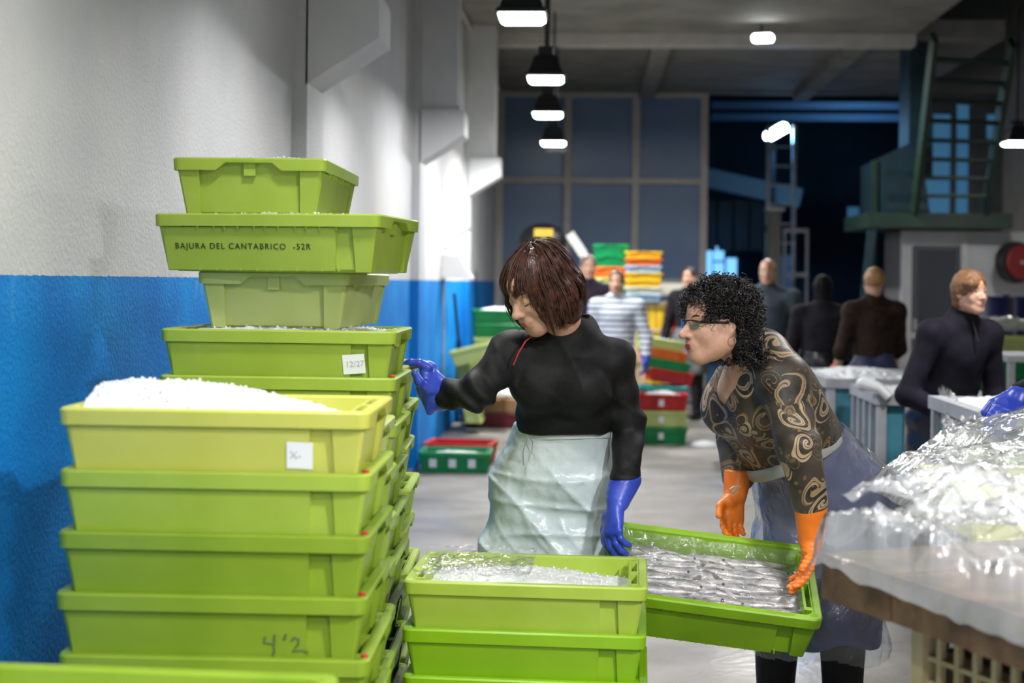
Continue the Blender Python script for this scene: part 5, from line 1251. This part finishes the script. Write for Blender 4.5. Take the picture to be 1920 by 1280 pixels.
# ------------------------------------------------------------------ grey ice bins
BIN = pm('grey_bin_plastic', (.30, .31, .33), (.38, .39, .41), 8, .5)
BIN_TEAL = pm('teal_bin_panel', (.05, .22, .30), (.08, .28, .36), 6, .5)
def ice_bin(x0, y0, label, lx=.62, ly=.9, h=.84, rz=0):
    r = empty('ice_bin', (x0, y0, 0), rz); tag(r, label, 'bin', 'grey framed ice bins')
    t = .03
    MB().box(t, lx - t, t, ly - t, .12, h - .05).build('tank', BIN_TEAL, r)
    for k in range(5):
        x = (lx - .045) * k / 4; MB().box(x, x + .045, -.004, .05, 0, h).build('front_bar', BIN, r)
    for k in range(1, 5):
        y = (ly - .045) * k / 4; MB().box(-.004, .05, y, y + .045, 0, h).build('side_bar', BIN, r)
        MB().box(lx - .05, lx + .004, y, y + .045, 0, h).build('side_bar', BIN, r)
    for y in (-.012, ly - .05): MB().box(-.012, lx + .012, y, y + .062, h - .055, h).build('rim', BIN, r)
    for x in (-.014, lx - .05): MB().box(x, x + .064, -.014, ly + .014, h - .054, h + .002).build('rim', BIN, r)
    return r
def heap(loc, lx, ly, hump, seed, label, rz=0, n=(60, 50)):
    o = link('crushed_ice', ice_mesh(lx, ly, 0, hump, n, seed, 0, 60, 2.0), ICE, None, loc, (0, 0, rz)); tag(o, label, 'ice', kind='stuff'); return o
b1 = at(1552, 700, 8.6); ice_bin(b1.x, 8.6, 'grey framed ice bin left of the auburn haired worker', .62, 1.1, .86)
heap((b1.x + .31, 9.15, .845), .56, 1.0, .05, 31, 'ice heaped in the grey bin left of the worker')
b2 = at(1645, 725, 7.7); ice_bin(b2.x, 7.68, 'nearer grey bin with a white pipe end beside the worker', .62, .75, .84)
heap((b2.x + .31, 8.05, .825), .56, .66, .035, 32, 'ice in the nearer grey bin beside the worker')
MB().tube([at(1615, 722, 7.75), at(1622, 718, 7.72), at(1650, 728, 7.66), at(1668, 745, 7.64)], [.035, .04, .028, .026], 12).build('pipe_end', pm('white_pvc', (.6, .6, .6), rough=.4), bpy.data.objects['ice_bin.001'])
bpy.data.objects['pipe_end'].parent = None; tag(bpy.data.objects['pipe_end'], 'short white pipe bend on the grey ice bin', 'pipe')
b3 = at(1846, 735, 5.6); ice_bin(b3.x, 5.55, 'grey bin of ice right of the auburn haired worker', .9, .9, .93)
heap((b3.x + .45, 6.0, .92), .82, .8, .05, 33, 'ice heaped in the bin right of the worker')

# ------------------------------------------------------------------ coloured crates across the hall
CRM = {'green': pm('green_plastic', (.0, .19, .055), (.0, .25, .075), 8, .4, transl=.1), 'red': pm('red_plastic', (.50, .012, .018), (.58, .02, .02), 8, .4, transl=.1), 'lime': LIME['pale'], 'yellow': pm('yellow_plastic', (.68, .42, .01), (.75, .50, .02), 8, .45), 'orange': pm('orange_plastic', (.62, .11, .01), (.7, .15, .02), 8, .45), 'sky': pm('sky_blue_plastic', (.30, .45, .66), (.36, .52, .72), 8, .45), 'teal': pm('teal_plastic', (.0, .22, .24), (.0, .28, .28), 8, .45), 'maroon': pm('maroon_plastic', (.10, .010, .022), (.15, .015, .03), 8, .45), 'white': pm('offwhite_plastic', (.6, .6, .52), rough=.5), 'brown': pm('brown_board', (.34, .18, .08), (.42, .24, .12), 6, .8)}
CN = {'sky': 'sky blue', 'white': 'off white'}
def far_crate(loc, rz, colour, label, group, sc=None, tilt=None, labels=()):
    r = crate(loc, rz, label, CRM[colour], group, full=False, sc=sc, tilt=tilt)
    r.name = 'plastic_crate'
    for x in labels: paper(r, x, .07, .06, .06)
    return r
def far_stack(px, Y, ztop, seq, where, rz, pitch=.118, group=None, sc=None, floor=True):
    x = at(px, 527, Y).x; out = []
    if floor: pitch = (ztop - CH) / max(1, len(seq) - 1)
    seen = {}
    z = ztop
    for i, c in enumerate(seq):
        p = pitch
        z0 = z - CH * (sc[2] if sc else 1)
        nm = CN.get(c, c); seen[c] = seen.get(c, 0) + 1
        lab = f'{nm} plastic crate, {(ORD + ["twelfth", "thirteenth", "fourteenth", "fifteenth"])[i]} from the top of {where}' if i else f'{nm} plastic crate on top of {where}'
        out.append(far_crate((x + random.uniform(-.008, .008), Y + random.uniform(-.01, .01), z0), rz + random.uniform(-.02, .02), c, lab, group or 'crates in ' + where, sc=sc)); z -= p
    return out, z
R90 = math.pi / 2
# tall green-lime stack and yellow stack in front of the window wall
far_stack(1143, 15.6, 1.83, ['green', 'green', 'orange', 'lime', 'green', 'lime', 'green', 'green', 'lime', 'lime', 'green', 'green', 'green', 'lime', 'green'], 'the tall green stack', R90, .1145)
ys, zz = far_stack(1205, 15.3, 1.75, ['yellow', 'orange', 'sky', 'yellow', 'yellow', 'white', 'sky'], 'the yellow stack', R90, .075, floor=False, sc=(1, 1, .56))
def wood_case(x, y, z, lx, ly, h, label, m, name='wooden_case', bands=None):
    r = empty(name, (x, y, z)); tag(r, label, 'case')
    n = 5
    for i in range(n):
        w = lx / n; MB().box(-lx / 2 + i * w + .006, -lx / 2 + (i + 1) * w - .006, -ly / 2, -ly / 2 + .02, .03, h - .03).build('board', bands[i] if bands else m, r)
    MB().box(-lx / 2 + .012, lx / 2 - .012, -ly / 2 + .015, ly / 2, .02, h - .02).build('body', m, r)
    for z0 in (0, h / 2 - .02, h - .04): MB().box(-lx / 2 - .006, lx / 2 + .006, -ly / 2 - .012, ly / 2, z0, z0 + .04).build('batten', m, r)
    return r
PINE = pm('pine_board', (.45, .32, .18), (.58, .43, .27), 8, .7)
xk = at(1222, 527, 15.3).x; zt = zz - CH * .56 + .075
wood_case(xk, 15.35, .62, .42, .5, zt - .62 - .002, 'upper pine and yellow case under the yellow stack', PINE, bands=[PINE, PINE, CRM['yellow'], CRM['yellow'], PINE])
wood_case(xk - .01, 15.35, 0, .44, .5, .618, 'lower pine and yellow case on the floor under the yellow stack', PINE, bands=[PINE, PINE, CRM['yellow'], CRM['yellow'], PINE])
far_stack(1246, 15.9, 1.20, ['red', 'red', 'red', 'red', 'red', 'red', 'red', 'red', 'red'], 'the red stack behind the case', R90, .12)
tx = at(1262, 527, 16.2).x
MB().box(tx - .35, tx + .40, 16.30, 16.80, 1.28, 1.42).build('white_board', CRM['white']); wbx = bpy.data.objects['white_board']; wbx.name = 'foam_box'; tag(wbx, 'off white foam box on posts behind the red crates', 'box')
for sx in (-.3, .35): MB().box(tx + sx - .02, tx + sx + .02, 16.5, 16.7, 0, 1.28).build('leg', CRM['white'], wbx)
# leaning bright pile and the labelled stack of three
xt = at(1255, 527, 14.2).x
for i, (c, lb) in enumerate((('red', 'lowest of the leaning bright crates'), ('green', 'second of the leaning bright crates'), ('orange', 'third of the leaning bright crates'), ('lime', 'topmost of the leaning bright crates'))):
    far_crate((xt - .03 * i, 14.35, .42 + .105 * i), .15, c, f'{c} crate, {lb}', 'leaning bright crates', tilt=(0, math.radians(9), 0), sc=(.75, .9, .9))
xq = at(1245, 527, 14.0).x
far_crate((xq, 14.2, .27), .03, 'teal', 'teal crate under the leaning bright crates', 'crates under the leaning pile', sc=(.8, 1, .9)); far_crate((xq, 14.2, .135), .0, 'green', 'green crate in the middle under the teal one', 'crates under the leaning pile', sc=(.8, 1, .93)); far_crate((xq, 14.2, 0), .02, 'green', 'green crate on the floor under the teal one', 'crates under the leaning pile', sc=(.8, 1, .93))
xs = at(1246, 527, 12.6).x
for i, c in enumerate(('green', 'lime', 'red')):
    r = far_crate((xs, 12.75, i * CH), 0, c, f'{c} crate with white label in the stack of three on the floor', 'labelled stack of three', sc=(.74, .8, 1), labels=(-.02,))
heap((xs, 12.75, 2 * CH + .115), .38, .26, .05, 41, 'ice in the red crate of the stack of three', n=(40, 30))
MB().lathe([(.12, 0), (.10, .02), (.05, .035), (.01, .04)], 14).build('ice_spill', ICE, loc=(xs + .36, 12.6, 0)); tag(bpy.data.objects['ice_spill'], 'small ice spill on the floor by the stack of three', 'ice', kind='stuff')
# floor crates near the wall
pg = at(857, 527, 10.5)
g_ = far_crate((pg.x, 10.62, 0), .03, 'green', 'green crate of ice with white labels alone on the floor', 'crates on the floor by the wall', sc=(.9, 1, 1.05), labels=(-.18, -.02, .14))
ice_in(g_, 'ice in the green crate on the floor', .10, .035, 42, n=(50, 34), chips=60)
far_crate((at(866, 527, 11.0).x, 11.1, 0), -.08, 'red', 'empty red crate behind the green crate on the floor', 'crates on the floor by the wall', sc=(.9, 1, 1.1))
gs, _ = far_stack(942, 14.4, 1.13, ['green', 'green', 'lime', 'lime', 'lime', 'green', 'lime', 'green'], 'the green stack by the wall corner', .1, .12)
ice_in(gs[0], 'ice in the top crate of the green corner stack', .125, .05, 43, n=(40, 30), chips=40)
def leaning(px, Y, z, rot, label, c='lime'):
    return far_crate((at(px, 527, Y).x, Y, z), 0, c, label, 'lime crates leaning by the wall', tilt=rot)
leaning(868, 13.3, .36, (0, math.radians(78), 0), 'lime crate standing on end by the blue wall')
leaning(912, 13.05, .70, (0, math.radians(-14), 0), 'lime crate laid aslant across the standing one')
leaning(925, 13.7, .62, (0, math.radians(-8), 0), 'lime crate aslant near the wall corner')
ms, _ = far_stack(932, 13.9, .146, ['maroon'], 'maroon stack', 0.0, sc=None)
ms[0]['label'] = 'maroon crate on the floor under brown cartons'
ms2 = far_crate((at(975, 527, 13.9).x + .32, 13.95, 0), .02, 'maroon', 'second maroon crate on the floor behind the black sleeve', 'maroon crates')
for i, px in enumerate((905, 935, 962)):
    r = empty('carton', (at(px, 527, 13.9).x, 13.9, .148)); tag(r, f'brown carton, {["left", "middle", "right"][i]} of three on the maroon crate', 'carton', 'brown cartons')
    MB().box(-.075, .075, -.13, .13, 0, .12).build('body', CRM['brown'], r)
    for sx in (-1, 1): MB().prism([(sx * .075, .12), (sx * .10, .155), (sx * .096, .157), (sx * .07, .124)], 'y', -.13, .13).build('flap', CRM['brown'], r)
heap((at(940, 527, 13.9).x, 14.05, .30), .52, .3, .10, 44, 'ice heaped behind the brown cartons', n=(40, 30))
far_stack(1505, 14.6, 1.13, ['green', 'orange', 'orange', 'green', 'lime', 'green', 'green', 'green', 'green'], 'the stack behind the worker in black', .05, .12)
far_stack(1405, 15.4, 1.40, ['lime', 'green', 'green', 'lime', 'green', 'green', 'green', 'lime', 'green', 'green', 'green'], 'the stack behind the balding man', .05, .12)
gl_, _ = far_stack(1880, 10.6, 1.06, ['lime', 'green', 'green', 'green', 'green', 'green', 'green', 'green'], 'the green stack at the right edge', .1, .12)
film_sheet('plastic_sheet', 'clear film on the lime crate at the right edge', sheet_over(Matrix.Translation(gl_[0].location), .66, .46, lambda U, V: CH + .03 + crumple(U, V, 6, .12) - .05 * np.clip(np.maximum(np.abs(U), np.abs(V)) * 2 - .8, 0, 1) / .2, (50, 40)), FILM_THICK, 'plastic sheet')
tb = empty('metal_table', (at(1925, 527, 9.2).x, 9.2, 0)); tag(tb, 'small metal table at the right edge of the picture', 'table')
MB().box(-.20, .5, -.3, .3, .96, 1.0).build('table_top', GREY_METAL, tb)
for sx in (-.17, .47):
    for sy in (-.27, .27): MB().box(sx - .02, sx + .02, sy - .02, sy + .02, 0, .96).build('leg', GREY_METAL, tb)
MB().box(-.18, .48, -.28, .28, .50, .53).build('shelf', GREY_METAL, tb)
far_crate((tb.location.x + .16, 9.2, .532), 0, 'red', 'red crate on the shelf of the small metal table', 'crates on the metal table', sc=(.9, .9, .9))

# ------------------------------------------------------------------ wall fittings, machines, stair and yard
wall_lamp = empty('wall_bracket', (XW, 12.9, 0)); tag(wall_lamp, 'thin bent metal arm fixed to the white wall', 'bracket')
MB().tube([(.0, 0, 1.70), (.10, 0, 1.73), (.13, 0, 1.84), (.27, 0, 1.90)], .012, 6).build('arm', GREY_METAL, wall_lamp)
bx_ = empty('junction_box', (XW, 12.9, 1.44)); tag(bx_, 'grey wedge shaped box on the wall above the blue paint', 'box')
MB().prism([(0.002, 0), (.28, 0), (.15, .21), (0.002, .21)], 'y', -.12, .12).build('housing', WHITE_PAINT, bx_)
MB().tube([(.02, -.06, 0), (.02, -.06, -1.2)], .01, 6).build('conduit', GREY_METAL, bx_)
hose = MB().tube([(XW + .06, 13.4, 1.3), (XW + .10, 13.45, .9), (XW + .15, 13.5, .5), (XW + .18, 13.55, .1), (XW + .25, 13.7, .025)], .016, 6).build('hose', BLACK_METAL, None, True); tag(hose, 'dark hose hanging down the blue wall', 'hose')
mx = at(1018, 440, 16.2)
mc = empty('machine_hood', (mx.x, 16.2, 0)); tag(mc, 'black rounded machine hood with a yellow plate by the window', 'machine')
blob('hood', [ell((0, 0, mx.z - .07), (.27, .2, .20), k=.02), ecap((0, 0, mx.z - .12), (0, 0, mx.z - .30), (1, 0, 0), (.24, .2), (.2, .18), k=.03)], .02, BLACK_METAL, mc)
MB().box(-.09, .12, -.235, -.19, mx.z - .03, mx.z + .06).build('yellow_plate', CRM['yellow'], mc)
MB().box(-.1, .1, -.1, .1, 0, mx.z - .3).build('stand', BLACK_METAL, mc)
pa, pb = at(1068, 438, 15.9), at(1095, 478, 15.9)
lv = empty('white_lever', (pa.x, 15.9, 0)); tag(lv, 'slanting white paddle lever by the window wall', 'lever')
MB().bar(NV(pa) - NV((pa.x, 15.9, 0)), NV(pb) - NV((pa.x, 15.9, 0)), .03, .10, (1, 0, .8)).build('paddle', CRM['white'], lv)
MB().bar(NV(pb) - NV((pa.x, 15.9, 0)), (pb.x - pa.x + .03, 0, 0), .03, .03).build('post', BLACK_METAL, lv)
# booth with door
YBO = 15.4
bo = empty('site_booth', (at(1690, 527, YBO).x, YBO, 0)); tag(bo, 'pale grey booth with a dark glazed door under the green platform', 'booth')
BOOTH = pm('booth_panel', (.33, .34, .35), (.42, .42, .43), 3, .55)
bh = at(1690, 432, YBO).z; bw = at(1965, 527, YBO).x - bo.location.x
MB().box(0, .11, 0, .06, 0, bh).build('frame_post', BOOTH, bo); MB().box(.62, bw, 0, .06, 0, bh).build('side_panel', BOOTH, bo); MB().box(.11, .62, 0, .06, bh - .16, bh).build('header', BOOTH, bo); MB().box(0, bw, .06, .9, 0, bh).build('body', pm('booth_dark', (.10, .10, .11), rough=.7), bo)
MB().box(.62, .70, -.02, .0, 0, bh).build('door_jamb', BOOTH, bo)
dr = MB().box(.115, .615, .02, .05, .02, bh - .165).build('door', pm('door_dark', (.075, .08, .09), rough=.4), bo)
MB().box(.115, .615, .005, .02, .86, .93).build('door_rail', BOOTH, dr); MB().box(.13, .17, -.01, .02, .95, 1.07).build('handle', GREY_METAL, dr)
MB().box(.18, .58, .012, .02, .95, bh - .2).build('glass', pm('door_glass', (.05, .055, .065), rough=.15), dr)
MB().box(.18, .58, .012, .02, .1, .84).build('lower_panel', pm('door_lower', (.02, .05, .045), rough=.5), dr)
hr = empty('hose_reel', at(1903, 492, 15.2)); tag(hr, 'red and black fire hose reel on the right', 'hose reel'); hr.rotation_euler = (R90, 0, math.radians(24)); hr.scale = (1.0,) * 3
MB().lathe([(.02, -.02), (.17, -.02), (.18, 0), (.17, .02), (.02, .02)], 28).build('red_disc', pm('reel_red', (.16, .006, .008), rough=.5), hr, True, loc=(0, 0, .09)); MB().lathe([(.14, -.07), (.215, -.06), (.225, 0), (.215, .06), (.14, .07)], 28).build('hose_coil', BLACK_METAL, hr, True); MB().tube([(0, 0, -.20), (0, 0, .12)], .02, 8).build('axle', GREY_METAL, hr)
for i, px in enumerate((1866, 1912)):
    d_ = empty('blue_drum', (at(px, 527, 12.6 + .45 * i).x, 12.6 + .45 * i, 0)); tag(d_, f'dark blue drum {["next to the worker", "at the right edge"][i]} by the booth', 'drum', 'dark blue drums')
    MB().lathe([(.17, 0), (.18, .02), (.18, .43), (.19, .45), (.18, .47), (.18, .88), (.19, .9), (.18, .92), (.18, 1.30), (.16, 1.34), (.02, 1.34)], 24).build('shell', pm('drum_blue', (.006, .015, .10), rough=.4), d_, True)
    MB().lathe([(.03, 0), (.03, .02), (.01, .022)], 10).build('bung', BLACK_METAL, d_, loc=(.09, 0, 1.34))
# green platform, steep stair, hopper
YS = 15.2
pl = empty('green_platform', (0, 0, 0)); tag(pl, 'dark green steel platform edge above the booth', 'platform')
zp0, zp1 = bh + .02, at(1750, 400, YS).z
MB().box(at(1622, 527, YS).x, at(1892, 527, YS).x, YS - .1, YS + 1.3, zp0, zp1).build('deck', GREEN_STEEL, pl)
MB().bar(at(1635, 425, YS - .05), (at(1600, 527, YS).x, YS - .05, 0), .08, .08).build('brace', TEAL_STEEL, pl)
MB().box(at(1884, 527, YS).x - .08, at(1884, 527, YS).x, YS + 1.1, YS + 1.2, 0, zp0).build('post', GREEN_STEEL, pl); MB().box(at(1690, 527, YS).x - .12, at(1690, 527, YS).x - .04, YS + 1.1, YS + 1.2, 0, zp0).build('post', GREEN_STEEL, pl)
st_ = empty('steel_stair', (0, 0, 0)); tag(st_, 'steep dark green steel stair rising from the platform', 'stair')
la, lb = NV(at(1714, 400, YS - .02)), NV(at(1752, 70, 13.6)); ra, rb_ = NV(at(1846, 400, YS - .02)), NV(at(1898, 80, 13.6))
_ = 0
MB().bar(la, lb, .05, .16, (0, 1, 0)).build('stringer', GREEN_STEEL, st_); MB().bar(ra, rb_, .05, .16, (0, 1, 0)).build('stringer', GREEN_STEEL, st_)
for k in range(1, 9):
    t = k / 9; MB().bar(la + (lb - la) * t, ra + (rb_ - ra) * t, .16, .03).build('tread', GREEN_STEEL, st_)
ho = empty('hopper', (0, 0, 0)); tag(ho, 'teal steel ice hopper and chute beside the stair', 'hopper')
hp = [at(1640, 302, 15.6), at(1720, 262, 15.6), at(1740, 400, 15.6), at(1640, 402, 15.6)]
MB().prism([(q.x, q.z) for q in hp], 'y', 15.5, 16.4).build('bin', TEAL_STEEL, ho)
MB().box(at(1697, 527, 15.8).x, at(1742, 527, 15.8).x, 15.7, 16.2, 2.6, ZC - .01).build('chute', TEAL_STEEL, ho)
MB().bar(at(1640, 300, 15.5), at(1640, 402, 15.5), .05, .05, (0, 1, 0)).build('edge_rib', GREEN_STEEL, ho)
# lit window behind the stair, in the back wall panel
BLUE_LIT = emit('blue_lit_glass', (.08, .27, .50), .20)
w2 = empty('window_2', (0, YB, 0)); tag(w2, 'blue lit window strips behind the steel stair', kind='structure')
for px0, px1, y0, y1 in ((1735, 1782, 215, 400), (1792, 1816, 190, 400), (1850, 1866, 215, 260)):
    a_, b_ = at(px0, y1, YB), at(px1, y0, YB); MB().box(a_.x, b_.x, -.02, -.006, a_.z, b_.z).build('pane', BLUE_LIT, w2)
# yard objects
ld = empty('ladder', (at(1462, 527, 22.4).x, 22.4, 0)); tag(ld, 'tall metal ladder standing in the dark blue yard', 'ladder')
for sx in (-.20, .20): MB().box(sx - .03, sx + .03, -.03, .03, 0, 3.9).build('rail', GREY_METAL, ld)
for k in range(12): MB().box(-.2, .2, -.015, .015, .25 + k * .3, .28 + k * .3).build('rung', GREY_METAL, ld)
ps = tag(MB().box(-.09, .09, -.09, .09, 0, 2.5).build('yard_post', pm('yard_post_paint', (.25, .25, .2), rough=.7), None, loc=(at(1450, 527, 21.2).x, 21.2, 0)), 'grey post behind the balding man in the yard', 'post')
MB().box(-.14, .14, -.14, .14, 2.5, 2.55).build('cap', GREY_METAL, ps); MB().box(-.15, .15, -.15, .15, 0, .04).build('base_plate', GREY_METAL, ps)
gb = empty('yard_gantry', (0, 24.5, 0)); tag(gb, 'pale steel beam and teal screen across the yard', 'gantry')
MB().bar(NV(at(1310, 330, 24.5)) - NV((0, 24.5, 0)), NV(at(1500, 372, 24.5)) - NV((0, 24.5, 0)), .2, .32).build('beam', pm('yard_beam', (.20, .28, .30), rough=.6), gb)
for k in range(4):
    a_, b_ = at(1316 + 30 * k, 470, 24.6), at(1343 + 30 * k, 376, 24.6); MB().box(a_.x, b_.x, .05, .1, a_.z, b_.z).build('screen_panel', TEAL_STEEL, gb)
for px in (1316, 1436): MB().box(at(px, 527, 24.5).x - .05, at(px, 527, 24.5).x + .05, -.05, .05, 0, 3.0).build('leg', TEAL_STEEL, gb)
for y in (200, 222): MB().box(at(1330, 527, 25).x, at(1680, 527, 25).x, .4, .6, at(1500, y, 25).z - .05, at(1500, y, 25).z + .07).build('pipe_rail', pm('yard_rail', (.10, .16, .22), rough=.6), gb)
YARD_GLOW = emit('yard_panel_glow', (.16, .45, .85), 1.1)  # blue light on the yard panels, put in as glow
yw = empty('yard_panels', (0, 28.5, 0)); tag(yw, 'blue lit panels across the yard, built as glowing panes', kind='structure')
for px0, px1, y0, y1 in ((1318, 1336, 464, 520), (1338, 1358, 462, 488), (1338, 1358, 492, 520), (1362, 1382, 484, 520), (1437, 1450, 430, 438), (1590, 1612, 388, 415)):
    a_, b_ = at(px0, y1, 28.4), at(px1, y0, 28.4); f_ = MB().box(a_.x, b_.x, -.04, -.02, a_.z, b_.z).build('pane', YARD_GLOW if px0 < 1400 else BLUE_LIT, yw)
bd = tag(MB().box(at(1440, 527, 23).x, at(1490, 527, 23).x, 23, 23.06, .02, at(1460, 478, 23).z).build('blue_board', pm('pale_blue_board', (.25, .5, .75), rough=.6)), 'pale blue board standing beside the yard post', 'board')
for sx in (0, 1): MB().box(at(1440, 527, 23).x + sx * .33, at(1440, 527, 23).x + sx * .33 + .05, 23, 23.3, 0, .1).build('foot', GREY_METAL, bd)
tf = empty('yard_trolley', (at(1485, 527, 21.9).x, 21.9, 0)); tag(tf, 'blue lit metal trolley frame at the foot of the ladder', 'trolley')
zt = at(1485, 432, 21.9).z
for sx in (-.12, .22): MB().box(sx - .02, sx + .02, -.02, .02, 0, zt).build('upright', GREY_METAL, tf)
for z in (zt, zt * .7, zt * .4): MB().box(-.14, .24, -.03, .03, z - .03, z + .03).build('crossbar', GREY_METAL, tf)
